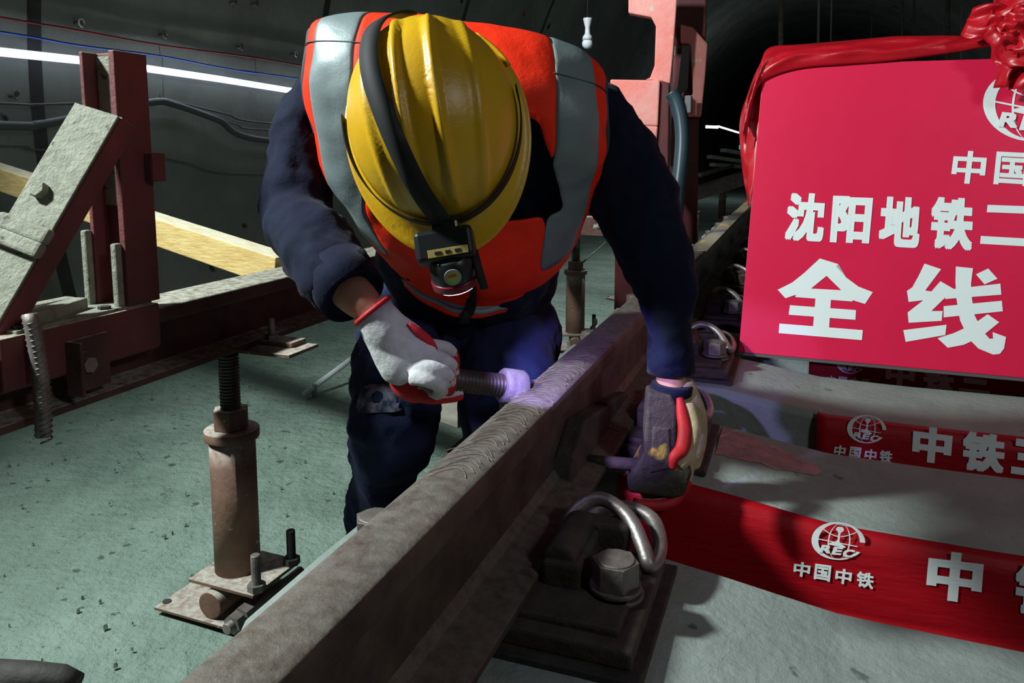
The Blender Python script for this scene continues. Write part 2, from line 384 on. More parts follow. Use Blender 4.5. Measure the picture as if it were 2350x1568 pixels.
# ------------------------------------------------------------------ longitudinal beam
BX = -1.10; BT = .68; BB = .552
mb = MB(); h = BT-BB
pr_ = [(-.055,0),(.055,0),(.055,.012),(.012,.018),(.008,.03),(.008,h-.045),(.012,h-.035),(.05,h-.028),(.055,h-.022),(.055,h-.003),(.052,h),(-.052,h),(-.055,h-.003),(-.055,h-.022),(-.05,h-.028),(-.012,h-.035),(-.008,h-.045),(-.008,.03),(-.012,.018),(-.055,.012)]
mb.prism(pr_, (BX,-.4,BB), (BX,4.0,BB), (1,0,0), (0,0,1))
beam = mb.build('support_beam', 'brown', bevel=.002); tag(beam, 'long brown steel beam with dusty top on screw jacks at the left', 'beam')
# saddle under the post
sad = empty('post_saddle', (BX,.95,BT), 'brown steel saddle with dusty top plates at the foot of the upright post', 'saddle')
a = onp(75,722,2,BT+.012); b = onp(360,690,2,BT+.012)
mb = MB(); mb.prism([(-.078,0),(.066,0),(.066,-.075),(.055,-.082),(.055,-.01),(-.078,-.01)], (BX,.755,BT+.012), (BX,1.045,BT+.012), (1,0,0),(0,0,1)); mb.build('channel', 'redsteel', sad, .003)
mb = MB(); mb.bar((BX+.035,.825,BT+.024),(BX+.0,.945,BT+.024),.028,.022); mb.build('cleat', 'dusty', sad, .004)
mb = MB(); mb.bar((BX-.025,.83,BT+.024),(BX-.025,.95,BT+.024),.024,.020); mb.build('cleat', 'dusty', sad, .004)
mb = MB(); mb.box((BX,.91,BT+.014),(.12,.25,.006)); mb.build('top_plate', 'dusty', sad, .001)
for y in (.80,.95):
    mb = MB(); hexa(mb, (BX+.045,y,BT+.017),(BX+.045,y,BT+.022),.010); mb.build('bolt_hole_plug', 'rubber', sad)
# angle bracket on the web
br = empty('angle_bracket', (BX+.06,.78,.6), 'small steel angle bracket with a shiny bolt, on the beam at lower left', 'bracket')
P0 = onp(185,838,0,BX+.066)
mb = MB(); mb.box(P0+Vector((0,.015,0)),(.008,.075,.085)); mb.box(P0+Vector((.014,-.022,0)),(.034,.006,.085)); mb.build('angle', 'brown', br, .002)
Pb = onp(195,836,0,BX+.072)
mb = MB(); mb.cyl(Pb,Pb+Vector((.003,0,0)),.020,24); mb.build('washer','brown',br)
mb = MB(); hexa(mb, Pb+Vector((.003,0,0)),Pb+Vector((.014,0,0)),.013); mb.build('bolt','clip',br,.001)
Pc = onp(28,851,0,BX+.058); mb = MB(); mb.org = Pc; mb.cyl(Pc-Vector((.055,0,0)),Pc+Vector((.004,0,0)),.015,20)
tag(mb.build('round_bolt_head','steel'), 'dim round bolt head on the beam at the left edge', 'bolt')
# ------------------------------------------------------------------ upright post and brace
post = empty('steel_post', (BX-.02,1.03,BT), 'upright dark red steel post of I section with dusty white edges, at the left', 'post')
PX0, PY0 = BX+.028, 1.015; zt = 1.112; zb = BT+.017
SB = at(212,250,1.40); 
mb = MB(); W2 = .037; D2 = .034
pr2 = [(-W2,-D2),(-W2+.008,-D2),(-W2+.008,-.005),(W2-.012,-.005),(W2-.012,-D2),(W2,-D2),(W2,D2),(W2-.012,D2),(W2-.012,.005),(-W2+.008,.005),(-W2+.008,D2),(-W2,D2)]
rs = []
for z in (zb, zt): rs.append([Vector((PX0-.0+x, PY0+y, z)) for x,y in pr2])
mb.rings(rs, True, True, False); mb.build('column', 'redsteel', post, .0015)
mb = MB(); mb.box((PX0-.002,PY0-.006,(zt+zb)/2+.08),(.052,.004,zt-zb-.17)); mb.build('lit_web_panel', 'dusty', post)  # pale panel that paints the lit upper part of the post's web
for dx, dz, hh in ((-W2-.003,.06,.13),(W2-.014,.045,.12)):
    mb = MB(); mb.box((PX0+dx,PY0-D2-.006,zb+dz),(.012,.014,hh)); mb.build('weld_tab', 'dusty', post, .003)
mb = MB(); mb.box((PX0+W2+.008,PY0+.03,.925),(.022,.03,.05)); mb.build('lug', 'redsteel', post, .004)
# brace
A = at(246,266,1.235); B = at(-75,815,1.13)
br2 = empty('diagonal_brace', (A+B)/2, 'diagonal dust-covered steel box brace with a bolt, leaning on the post at left', 'brace')
d = (B-A).normalized(); side = RT; nn = side.cross(d).normalized()
Rm = Matrix((side, d, nn)).transposed()
def loc(s_, t_, n_): return A + d*t_ + side*s_ + nn*n_
fr = (-d.cross(RT)).normalized()
sd_ = (RT*.93+FH*.37).normalized(); sd_ = (sd_-d*sd_.dot(d)).normalized(); nf = d.cross(sd_).normalized()
if nf.dot(FW) > 0: nf = -nf
nf = (nf*math.cos(R(34))-sd_*math.sin(R(34))).normalized(); sd_ = d.cross(nf).normalized()
if sd_.dot(RT) < 0: sd_ = -sd_
Rb = Matrix((sd_, d, nf)).transposed(); L_ = (B-A).length
mb = MB(); mb.box((A+B)/2,(.092,L_,.036),Rb); mb.build('channel', 'redsteel', br2, .003)
mb = MB(); mb.box((A+B)/2+nf*.0195-sd_*.003,(.088,L_*.995,.004),Rb); mb.build('dust_crust', 'dusty', br2, .001)
for t in (.52,.575):
    mb = MB(); mb.box(A+d*L_*t+nf*.027,(.100,.024,.016),Rb); mb.build('batten', 'dusty', br2, .005)
bc = A+d*L_*.37+nf*.021-sd_*.012
mb = MB(); hexa(mb, bc, bc+nf*.014, .0135); mb.build('bolt', 'dusty', br2, .002)
# rebar stub hanging by the beam
a = at(68,720,1.12); b = at(98,1003,1.12)
mb = MB(); pts = [a.lerp(b,t)+RT*(.006*math.sin(t*3)) for t in (i/12 for i in range(13))]; mb.tube(pts,.0105,12)
for k in range(22):
    c = a.lerp(b,(k+.5)/22)+RT*(.006*math.sin((k+.5)/22*3)); q = (b-a).normalized(); u = q.orthogonal().normalized(); v = q.cross(u)
    mb.tube([c+(u*math.cos(x)+v*math.sin(x))*.0108+q*x*.0022 for x in (j*math.pi/5 for j in range(9))],.0016,4)
mb.org = a; o = mb.build('rebar_stub', 'steel'); tag(o, 'short ribbed rebar hanging down beside the brace foot at far left', 'rebar')
# timber prop
A = Vector((-2.72,2.01,.905)); B = Vector((-.98,1.50,.668))
A = onp(0,392,0,-2.45); A = A+(A-onp(672,610,0,-1.14)).normalized()*.22; B = onp(672,610,0,-1.14)
B = B-(B-A).normalized()*.03; dd = Vector((0,0,-.02))
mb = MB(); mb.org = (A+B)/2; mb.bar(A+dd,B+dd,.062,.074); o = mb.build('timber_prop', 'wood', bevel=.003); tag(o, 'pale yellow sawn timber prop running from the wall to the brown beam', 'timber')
# ------------------------------------------------------------------ screw jacks
def jack():
    e = empty('screw_jack', (0,0,0), 'rusty screw jack with pale nut on the green floor, left of the worker', 'screw jack', 'screw jacks on the floor')
    rz = Matrix.Rotation(R(-2),3,'Z')
    mb = MB(); mb.box(rz@Vector((-.03,-.01,.012)),(.22,.17,.006),rz); mb.build('floor_plate','rust',e,.001)
    mb = MB(); q = rz@Vector((-.13,-.07,.016)); mb.cyl(q,q+Vector((0,0,.001)),.009,16); mb.build('plate_hole','rubber',e)
    ax = rz@Vector((0,1,0)); c = rz@Vector((.0,0,.044))
    mb = MB(); mb.cyl(c-ax*.085,c+ax*.085,.028,24); mb.build('roller','rust',e,.002)
    c2 = rz@Vector((.078,0,.036)); mb = MB(); mb.thread(c2-ax*.125,c2+ax*.11,.011,.004); hexa(mb,c2-ax*.11,c2-ax*.09,.020); hexa(mb,c2-ax*.085,c2-ax*.06,.022); mb.build('cross_bolt','steel',e)
    mb = MB(); mb.box(rz@Vector((.02,0,.080)),(.165,.15,.007),rz); mb.build('upper_plate','rust',e,.001)
    for q in ((.095,-.055),(.095,.055)):
        p = rz@Vector((q[0],q[1],.083)); mb = MB(); mb.thread(p,p+Vector((0,0,.075)),.0095,.0034); hexa(mb,p,p+Vector((0,0,.014)),.018); mb.build('stud','steel' if q[1]<0 else 'rubber',e)
    mb = MB(); mb.lathe((0,0,.083),[(.046,0),(.046,.288)],40); mb.build('pipe','rust',e)
    mb = MB(); mb.lathe((0,0,.368),[(.054,0),(.055,.002),(.055,.018),(.053,.020)],40); mb.build('collar','rust',e)
    mb = MB(); hexa(mb,(0,0,.388),(0,0,.430),.037,.35); mb.build('nut','rust',e,.002)
    mb = MB(); mb.thread((0,0,.428),(0,0,.545),.0205,.0068,24); mb.build('threaded_rod','thread',e)
    return e
JK = [(-1.077,1.262),(-1.0,3.62),(-1.0,4.94),(-1.0,6.3),(-.95,7.7),(-.95,10.6),(-1.4,9.9),(-1.9,8.6),(-2.1,9.8)]
j0 = jack(); JL = ['rusty screw jack with thick pipe, nearest the camera, left of the worker',
  'pale pinkish screw jack standing on the floor just right of the worker\'s hip',
  'screw jack with pinkish pipe, half hidden behind the worker\'s hanging sleeve']
for i,(x,y) in enumerate(JK):
    o = j0 if i == 0 else copy_tree(j0)
    o.location = (x,y,0)
    if i:
        o['label'] = JL[i] if i < 3 else 'distant screw jack in the dim row under the far beams'
        for ch in o.children:
            if ch.name.split('.')[0] in ('pipe','collar','upper_plate','floor_plate','nut'):
                ch.data = ch.data.copy() if i == 1 else ch.data
        o.rotation_euler.z = R([0,20,-30,10,0,0,0,0,0][i])
far_data = {}
for i in range(1,len(JK)): pass
# clip plate on the beam, above the near jack
J = Vector((-1.077,1.262,0))
pc = empty('beam_clip', J+Vector((.09,.05,.55)), 'small flat steel clip plate with a stud, under the beam above the nearest jack', 'clip plate')
mb = MB(); mb.box((BX+.075,1.32,BB-.004),(.18,.10,.007)); mb.build('plate','rust',pc,.001)
mb = MB(); mb.box((BX+.085,1.345,BB+.005),(.10,.05,.009)); mb.build('keeper','rust',pc,.001)
p = Vector((BX+.075,1.335,BB+.008)); mb = MB(); mb.thread(p,p+Vector((0,0,.05)),.0075,.003); hexa(mb,p,p+Vector((0,0,.012)),.013); mb.build('stud','steel',pc)
# cross arm near far jack
mb = MB(); c = Vector((-.93,3.66,.60)); mb.org = c
mb.box(c+Vector((0,0,0)),(.30,.07,.09)); o = mb.build('cross_arm','brown',bevel=.003); tag(o,'short brown steel arm with dusty top on the pale jack right of the worker','arm')
wn = empty('wing_nut',at(1362,520,3.5),'pale wing nut on the short brown arm behind the worker\'s sleeve','wing nut')
p = at(1362,520,3.62); mb = MB(); mb.cyl(p,p+RT*.03+Vector((0,0,-.005)),.010,12); mb.tube([p+RT*.02,p+RT*.03+ZZ*.035],.008,8); mb.tube([p+RT*.02,p+RT*.045-ZZ*.012],.008,8); mb.build('nut','dusty',wn)
# strip of rebar tie from jack
a = at(1335,605,3.8); b = at(1400,548,3.8); mb = MB(); mb.org = a; mb.tube([a,b],.004,6); tag(mb.build('tie_wire','greycable'),'thin grey wire slanting up from the pale jack','wire')
# rebar lying on floor
a = at(697,904,2.95); b = at(806,826,3.05); b = onp(806,826,1,2.9)
a = onp(697,905,2,.012); b = onp(812,821,2,.10)
mb = MB(); mb.org = a; mb.tube([a,b],.011,12); q = (b-a).normalized(); u = q.orthogonal().normalized(); v = q.cross(u)
for k in range(24):
    c = a.lerp(b,(k+.5)/24); mb.tube([c+(u*math.cos(x)+v*math.sin(x))*.0112+q*x*.002 for x in (j*math.pi/4 for j in range(9))],.0015,4)
o = mb.build('rebar_rod','white_p'); tag(o,'pale dusty rebar rod propped on the green floor left of the worker\'s leg','rebar')
c = onp(722,905,2,0); mb = MB(); mb.org = c; mb.cyl(c-Vector((0,0,.01)),c+Vector((0,0,.04)),.01,10); tag(mb.build('rebar_support','floor'),'little green-coated stub propping up the pale rebar rod','support')
# boards on floor behind legs
P = [onp(x,y,2,.004) for x,y in ((1000,965),(1050,982),(1050,905),(1008,935))]
mb = MB(); mb.org = P[0]; mb.rings([P,[p+Vector((0,0,.012)) for p in P]],True,True,False); tag(mb.build('floor_board','sheet'),'pale dirty board lying on the floor between the worker\'s legs','board')
a = onp(1047,895,2,.02); b = at(1045,785,2.7); mb = MB(); mb.org = a; mb.bar(a,b,.018,.02); tag(mb.build('wooden_stake','palewood'),'thin pale stake seen upright between the worker\'s legs','stake')
# pebbles
mb = MB()
for k in range(420):
    x = random.uniform(-2.4,-.45); y = .25+random.random()**1.4*3.2; r = random.uniform(.0015,.0055)
    if random.random() < .04: r *= 2.2
    rs = []
    q = [random.uniform(.6,1.2) for _ in range(5)]
    rs.append([Vector((x+r*q[j]*math.cos(j*1.256),y+r*q[j]*math.sin(j*1.256),.0)) for j in range(5)])
    rs.append([Vector((x+.6*r*q[j]*math.cos(j*1.256),y+.6*r*q[j]*math.sin(j*1.256),r*.9+.004)) for j in range(5)])
    mb.rings(rs,True,True,False)
o = mb.build('floor_grit','floor'); tag(o,'crumbs of grit scattered over the green concrete floor','grit',kind='stuff')
# pipe end bottom left corner
a = onp(-60,1600,2,.25); a = at(-40,1560,.9); b = at(168,1568,.9)
mb = MB(); mb.org = a; mb.tube([a,at(60,1556,.9),at(140,1560,.9),at(176,1575,.9)],[.022,.018,.016,.014],14); tag(mb.build('dark_hose_end','rubber'),'dark rounded hose end in the bottom left corner','hose')
# ------------------------------------------------------------------ things on the tunnel wall
def wall_pt(x, y, off=.02):
    p = onp(x, y, 0, -2.74)
    for _ in range(6): p = onp(x, y, 0, wallX(p.z)+off)
    return p
def wall_run(pts, off, sag=None):
    P = [wall_pt(x, y, off) for x, y in pts]; return P
def extend(P, back, ahead):
    a = P[0]+(P[0]-P[1]).normalized()*back; b = P[-1]+(P[-1]-P[-2]).normalized()*ahead
    b.z = P[-1].z; a.z = P[0].z
    return [a]+P+[b]
def cable(name, pts, off, r, m, label, cat='cable', back=1.2, ahead=2.5):
    P = extend(wall_run(pts, off), back, ahead)
    S = [Vector(q) for q in spline([tuple(p) for p in P], 8)]
    mb = MB(); mb.org = P[1]; mb.tube(S, r, 8); o = mb.build(name, m); tag(o, label, cat); return o, P
cable('red_cable', [(0,40),(170,68),(365,103),(580,132),(700,152)], .035, .0045, 'redcable', 'thin red cable, highest of the lines strung along the tunnel wall', ahead=5)
cable('blue_cable', [(0,73),(180,104),(365,128),(490,152),(585,168),(680,180)], .04, .0045, 'bluecable', 'thin blue cable just above the bright strip of light on the wall', ahead=5)
cable('hanging_cable', [(0,237),(80,240),(180,238),(345,236),(380,228),(430,240),(520,262),(640,285)], .05, .005, 'greycable', 'upper of the two dusty grey cables drooping along the wall')
cable('hanging_cable', [(345,238),(385,230),(440,246),(540,285),(640,300)], .03, .004, 'greycable', 'lower thin grey cable drooping behind the post', back=.02)
cable('dusty_pipe', [(0,288),(80,287),(150,275),(345,235),(400,240),(500,275),(640,325)], .07, .016, 'greycable', 'thick dust-covered flexible pipe on the wall behind the brace', 'pipe')
cable('low_cable', [(0,335),(60,342),(118,344),(210,330),(300,345),(420,372),(600,400)], .03, .004, 'greycable', 'lowest thin grey cable on the wall, under the dusty pipe')
# LED strip
P = extend(wall_run([(0,119),(210,141),(335,157),(500,181),(660,207)], .045), 1.6, 7)
for p_ in P: p_.x = P[1].x
S = [a_.lerp(b_,k/8) for a_,b_ in zip(P,P[1:]) for k in range(8)]+[P[-1]]
led = empty('led_strip', P[1], 'glowing white rope light strung along the tunnel wall', 'strip light')
mb = MB(); mb.tube(S, .016, 8); mb.build('tape', 'ledstrip', led)
mb = MB(); tot = 0
for a, b in zip(S, S[1:]):
    L = (b-a).length; n = max(1, round(L/.036))
    for k in range(n):
        c = a.lerp(b, (k+.5)/n)
        if c.y < 9: mb.ball(c+Vector((.012,0,0)), (.010,.0125,.013), 8, 6)
o = mb.build('diodes', 'led', led); o['kind'] = 'stuff'
mb = MB()
for x, y0, y1 in ((365,103,128),(372,128,232),(585,132,200)):
    mb.tube([wall_pt(x,y0,.03), wall_pt(x+3,y1,.03)], .0018, 5)
mb.org = wall_pt(370,110,.03); tag(mb.build('tie_wires','greycable'), 'fine wires tying the cables together on the wall', 'wire', kind='stuff')
for k, (x, y, l) in enumerate(((172,55,'at the upper left, above the red cable'),(365,82,'where the red cable is tied up'),(543,110,'just above the red cable, right of the post'),(528,8,'at the top edge, the left of two'),(578,12,'at the top edge, the right of two'),(668,126,'beside the worker\'s shoulder'),(22,220,'at the far left above the drooping cable'))):
    p = wall_pt(x, y, 0); e = empty('wall_anchor', p, 'small metal anchor in the tunnel wall ' + l, 'anchor')
    mb = MB(); mb.cyl(p-Vector((.02,0,0)), p+Vector((.035,0,.003)), .008, 10); mb.build('pin','steel',e)
    mb = MB(); q = p+Vector((.035,0,.003)); mb.tube([q+Vector((0,.012*math.cos(a),.016*math.sin(a))) for a in (j*math.pi/5 for j in range(9))], .004, 6); mb.build('hook','steel' if k not in (5,0) else 'white_p',e)
# ------------------------------------------------------------------ hanging bulb
e = empty('hanging_bulb', at(1348,60,4.6), 'unlit light bulb in a pale holder hanging above the worker\'s shoulder', 'light bulb')
c = at(1348,100,4.6)
mb = MB(); mb.ball(c, (.032,.032,.032)); mb.build('bulb','bulb',e)
mb = MB(); mb.lathe(c+Vector((0,0,.020)),[(.030,0),(.028,.02),(.016,.035),(.014,.07),(.026,.115),(.026,.125)],20); mb.build('holder','white_p',e)
mb = MB(); mb.tube([c+Vector((0,0,.14)),c+Vector((.0,0,.6))],.005,6); mb.tube([c+Vector((0,.01,.26)),c+Vector((0,0,.30))],.014,8); mb.build('cord','black',e)
# ------------------------------------------------------------------ red machine
mach = empty('portal_machine_leg', at(1500,400,4.4), 'salmon red steel machine leg with open windows, standing behind the worker', 'machine')
PM = at(1500,200,4.0); nrm = Vector((0,-1,0))
def poly_plate(pix, pl_p, n_, th, curve=0):
    fr_ = [onplane(x,y,pl_p,n_) for x,y in pix]; return [fr_,[p-n_*th for p in fr_]]
def plate(pix, pp, n_, th, m, name, parent, bevel=.008):
    mb = MB(); mb.rings(poly_plate(pix,pp,n_,th),True,True,False); return mb.build(name,m,parent,bevel)
n1 = Vector((.12,-1,0)).normalized()
plate([(1442,-60),(1442,30),(1495,40),(1505,60),(1502,150),(1492,178),(1480,183),(1515,186),(1538,192),(1545,120),(1558,-60)], PM, n1, .07,'machine','upright',mach)
PM2 = at(1460,250,3.96)
plate([(1400,182),(1515,184),(1510,290),(1474,288),(1440,272),(1400,210)], PM2, n1, .16,'machine','bracket',mach)
plate([(1474,288),(1510,290),(1505,343),(1474,342)], PM2, n1, .16,'machine','block',mach)
plate([(1515,184),(1537,192),(1532,560),(1507,560),(1507,343)], PM2+Vector((0,.02,0)), n1, .10,'machinedk','side_web',mach)
plate([(1558,-60),(1620,-60),(1622,55),(1604,270),(1600,560),(1532,560),(1545,120)], PM+Vector((0,.28,0)), n1, .08,'machinedk','rear_web',mach)
PM3 = at(1590,150,4.15)
plate([(1562,55),(1590,62),(1624,100),(1618,180),(1609,268),(1578,268),(1578,225),(1590,215),(1583,100),(1562,98)], PM3, n1, .06,'machine','rear_frame',mach)
plate([(1566,102),(1584,104),(1578,205),(1552,222)], PM3+Vector((0,-.01,0)), n1, .03,'boardedge','window_plate',mach)
mb = MB(); c = at(1580,240,4.05); mb.box(c,(.035,.05,.09)); mb.build('latch','boardedge',mach,.006)
mb = MB(); c = at(1548,117,3.98); mb.box(c,(.010,.02,.05)); mb.build('latch','white_p',mach,.002)
mb = MB(); H = [at(x,y,3.6) for x,y in ((1540,212),(1552,232),(1562,270),(1566,320),(1562,380),(1555,440),(1550,520),(1545,600))]
S = [Vector(q) for q in spline([tuple(p) for p in H],6)]; mb.org = H[0]; mb.tube(S,.033,20); tag(mb.build('rubber_hose','hose'),'thick blue-black hose standing in front of the salmon machine','hose')
# foot of the machine down to the floor
mb = MB(); a = at(1555,560,4.1); mb.box((-.80,a.y,.35),(.20,.20,.75)); mb.build('leg_post','machinedk',mach,.01)
# dark red banner at top
P = [at(x,y,7.5) for x,y in ((1090,-30),(1206,-30),(1204,38),(1150,14))]
mb = MB(); mb.org = P[0]; mb.rings([P,[p+FH*.01 for p in P]],True,True,False); tag(mb.build('hanging_flag','banner'),'dark red cloth corner hanging at the top edge above the helmet','flag')
mb = MB(); a = at(1222,-30,6.5); b = at(1222,60,6.5); mb.org = a; mb.tube([a,b],.004,6); tag(mb.build('hanging_wire','greycable'),'thin wire hanging beside the dark red cloth at the top','wire')
# far tunnel clutter
e = empty('far_lamp', at(1640,292,16), 'bright white lamp far down the tunnel left of the big board', 'lamp')
mb = MB(); mb.bar(at(1620,291,16),at(1648,292,16),.05,.05); mb.build('tube','farlight',e)
mb = MB(); mb.bar(at(1648,290,16),at(1700,306,16),.03,.035); mb.build('glowing_pipe','ledstrip',e)
light('far_lamp_light','POINT',at(1650,288,15.6),10,(.85,.92,1),shadow_soft_size=.1)
for x0,y0,x1,y1,l in ((1660,345,1720,356,'uppermost of the pale planks far down the tunnel'),(1628,360,1722,374,'middle pale plank far down the tunnel'),(1635,378,1700,383,'lowest pale plank far down the tunnel')):
    a = at(x0,y0,11); b = at(x1,y1,11.5); mb = MB(); mb.org = a; mb.bar(a,b,.10,.05); tag(mb.build('far_plank','palewood'),l,'plank')
a = at(1605,402,10); b = at(1715,372,12); mb = MB(); mb.org = a; mb.tube([a,b],.03,8); tag(mb.build('far_pipe','steel'),'dim pipe slanting in front of the far planks','pipe')
a = at(1560,455,9); b = at(1735,400,9); mb = MB(); mb.org = a; mb.bar(a,b,.2,.14); tag(mb.build('far_beam','castiron'),'dark heavy beam on distant jacks left of the board','beam')
P = at(1706,338,11); mb = MB(); mb.org = P; mb.box(P,(.12,.02,.06)); tag(mb.build('green_sign','exitg'),'tiny green lit sign far away beside the red cloth','sign')
for k,(x,wd,m,l) in enumerate(((1790,10,'steel','bluish vertical pipe above the left end of the red cloth'),(1876,5,'greycable','left of the two thin upright rods above the red cloth'),(1905,3,'greycable','right of the two thin upright rods above the red cloth'),(1998,2,'castiron','faint thin rod high above the middle of the board'),(2068,4,'castiron','faint left upright of a pair above the board'),(2095,4,'castiron','faint right upright of a pair above the board'),(2172,8,'castiron','broad dim upright left of the bright rod'),(2204,4,'steel','bright upright rod left of the red bow'))):
    d_ = 7.; a = at(x+4,-40,d_); b = at(x-6,560,d_); mb = MB(); mb.org = b; mb.tube([a,b],wd*.6*d_/1800,8); tag(mb.build('upright_rod',m),l,'rod')
# ------------------------------------------------------------------ lettering
_g = {}
def glyph(ch, off=.03):
    k = (ch, off)
    if k in _g: return _g[k]
    c = bpy.data.curves.new('glyph','FONT'); c.body = ch; c.offset = 0; c.resolution_u = 4; c.fill_mode = 'BOTH'
    o = bpy.data.objects.new('glyph',c); COL.objects.link(o); bpy.context.view_layer.update()
    me = bpy.data.meshes.new_from_object(o.evaluated_get(bpy.context.evaluated_depsgraph_get()))
    vs = [v.co.copy() for v in me.vertices]; fs = [tuple(p.vertices) for p in me.polygons]
    x0 = min(v.x for v in vs); x1 = max(v.x for v in vs); y0 = min(v.y for v in vs); y1 = max(v.y for v in vs)
    sx, sy = x1-x0, y1-y0; o1 = off; V = []; Fs = []
    for dx, dy in ((0,0),(1,0),(-1,0),(0,1),(0,-1),(1,1),(-1,1),(1,-1),(-1,-1)):
        b_ = len(V); V += [((v.x-x0+o1*(1+dx))/(sx+2*o1),(v.y-y0+o1*(1+dy))/(sy+2*o1)) for v in vs]; Fs += [tuple(i+b_ for i in f) for f in fs]
    vs, fs = V, Fs
    bpy.data.objects.remove(o); bpy.data.curves.remove(c); bpy.data.meshes.remove(me)
    _g[k] = (vs, fs); return _g[k]
def quadmap(q):   # q: TL,TR,BR,BL 3-D points
    tl,tr,br,bl = q
    return lambda u, v: (bl*(1-u)+br*u)*(1-v)+(tl*(1-u)+tr*u)*v
def put(mb, poly, fn, lift, layers=1):
    vs, fs = poly; n = max(1, len(vs)//layers); mb.add([fn(u,v)+lift*(1+.05*(i//n)) for i,(u,v) in enumerate(vs)], fs); return mb
def ell_band(a0,a1,ro,ri,co_=(0.,0.),ci=(0.,0.),n=48):
    vs=[];fs=[]
    for k in range(n+1):
        a=R(a0+(a1-a0)*k/n)
        vs.append((co_[0]+ro[0]*math.cos(a),co_[1]+ro[1]*math.sin(a))); vs.append((ci[0]+ri[0]*math.cos(a),ci[1]+ri[1]*math.sin(a)))
    for k in range(n): fs.append((2*k,2*k+2,2*k+3,2*k+1))
    return vs,fs
def arc_line(pts,w_):
    vs=[];fs=[];n=len(pts)
    for i,p in enumerate(pts):
        a=pts[max(i-1,0)];b=pts[min(i+1,n-1)];dx,dy=b[0]-a[0],b[1]-a[1];L=math.hypot(dx,dy) or 1
        nx_,ny_=-dy/L*w_/2,dx/L*w_/2; vs+= [(p[0]+nx_,p[1]+ny_),(p[0]-nx_,p[1]-ny_)]
    for i in range(n-1): fs.append((2*i,2*i+2,2*i+3,2*i+1))
    return vs,fs
def logo():
    """globe emblem in a unit square, -1..1 then mapped to 0..1 (y stretched)"""
    out=[]
    # C ring: outer ellipse 1x1, inner ellipse shifted right, gap on the right side
    out.append(ell_band(-2,-2,(1,1),(1,1)))
    vs,fs=ell_band(-8-0,352-14,(1,1),(.80,.92),(0,0),(.06,0),90)
    out=[ell_band(2,326,(1,1),(.80,.93),(0,0),(.055,0),90), ell_band(333,340,(1,1),(.80,.93),(0,0),(.055,0),4)]
    out=[ell_band(-2,336,(1,1),(.77,.93),(0,0),(.035,0),90)]
    out[0]=ell_band(2,330,(1,1),(.77,.93),(0,0),(.035,0),90)
    out.append(ell_band(90-180,90+180,(.42,.95),(.37,.95),(.04,-.02),(.04,-.02),50))
    out.append(arc_line([(-.66+1.34*t,.60-.36*math.sin(math.pi*t)) for t in (i/14 for i in range(15))],.045))
    out.append(arc_line([(-.76,.02),(.74,-.20)],.05))
    # rail section
    out.append(([(-.13,.60),(-.11,.72),(-.04,.77),(.10,.77),(.16,.70),(.16,.56),(.08,.46),(.055,.40),(.055,-.02),(.12,-.12),(.30,-.26),(.30,-.33),(-.36,-.22),(-.36,-.16),(-.10,-.04),(-.02,.06),(-.02,.42),(-.07,.52)],[tuple(range(18))]))
    for k,(ch,x0,x1,y0,y1) in enumerate((('R',-.66,-.24,-.68,-.26),('E',-.20,.16,-.72,-.30),('C',.20,.60,-.80,-.38))):
        vs,fs=glyph(ch,.045); out.append(([(x0+(x1-x0)*u+.08*v,y0+(y1-y0)*v) for u,v in vs],fs))
    return [([((x+1)/2,(y+1)/2) for x,y in vs],fs) for vs,fs in out]
LOGO = logo()
# ------------------------------------------------------------------ big board
bn = Vector((0,-1,math.tan(R(9)))).normalized(); bp = Vector((-.144,2.325,.375))
board = empty('announcement_board', bp, 'big red announcement board with white Chinese lettering, standing on the sleepers at right', 'board')
BL = onplane(1695,808,bp,bn); TL = onplane(1752,150,bp,bn); BR = onplane(2350,868,bp,bn); 
ux = (BR-BL).normalized(); BRx = BL+ux*1.75; TRx = TL+ux*1.60
bq = [TL,TRx,BRx,BL]; 
mb = MB(); mb.rings([[p-bn*.0 for p in bq],[p-bn*.018 for p in bq]],True,True,False); mb.build('panel',['board'],board,.001)
mb = MB(); mb.bar(BL-bn*.010-Vector((0,0,.003)),BRx-bn*.010-Vector((0,0,.003)),.024,.008); mb.build('bottom_edge','boardedge',board)
lift = bn*.0015
def row(chars, plp, pln, lift, parent, name='character', off=.03, mv=None, yf=None):
    for ch, q in chars:
        mb = MB()
        if len(q) == 4 and not isinstance(q[0], tuple):
            x0,y0,x1,y1 = q; q = ((x0,y0),(x1,y0),(x1,y1),(x0,y1))
        Q = [onplane(x,y,plp,pln) for x,y in q]
        if ch == '*':
            for i_, pg in enumerate(LOGO): put(mb,pg,quadmap(Q),lift*(1+.3*i_),9 if len(pg[0])%9 == 0 and i_ > 4 else 1)
        else: put(mb,glyph(ch,off),quadmap(Q),lift,9)
        if yf is not None:
            for v in mb.v:
                zt_ = ztop(v.x)-.004; t = min(1,max(0,(zt_-v.z)/(zt_-.17))); lf_ = .0022+(yf-.0138-v.y-.0012)*.3
                v.y = yf-.012-(.004*math.sin(math.pi*t)+.003*noise.noise(Vector((v.x*7,v.z*9,yf-.006))))-lf_
        o = mb.build(name,'white',parent,recalc=False)
        if mv is not None: o.location += mv
row([('*',((2262,152),(2478,168),(2468,335),(2250,314)))],bp,bn,lift,board,'emblem')
row([('中',((2190,345),(2266,349),(2258,424),(2180,420))),('国',((2287,348),(2366,352),(2358,428),(2279,423)))],bp,bn,lift,board)
row([('沈',((1812,441),(1897,446),(1888,557),(1797,552))),('阳',((1912,449),(2004,452),(1994,561),(1904,556))),('地',((2024,449),(2116,455),(2108,570),(2014,565))),('铁',((2140,451),(2236,456),(2230,577),(2130,570)))],bp,bn,lift,board,off=.045)
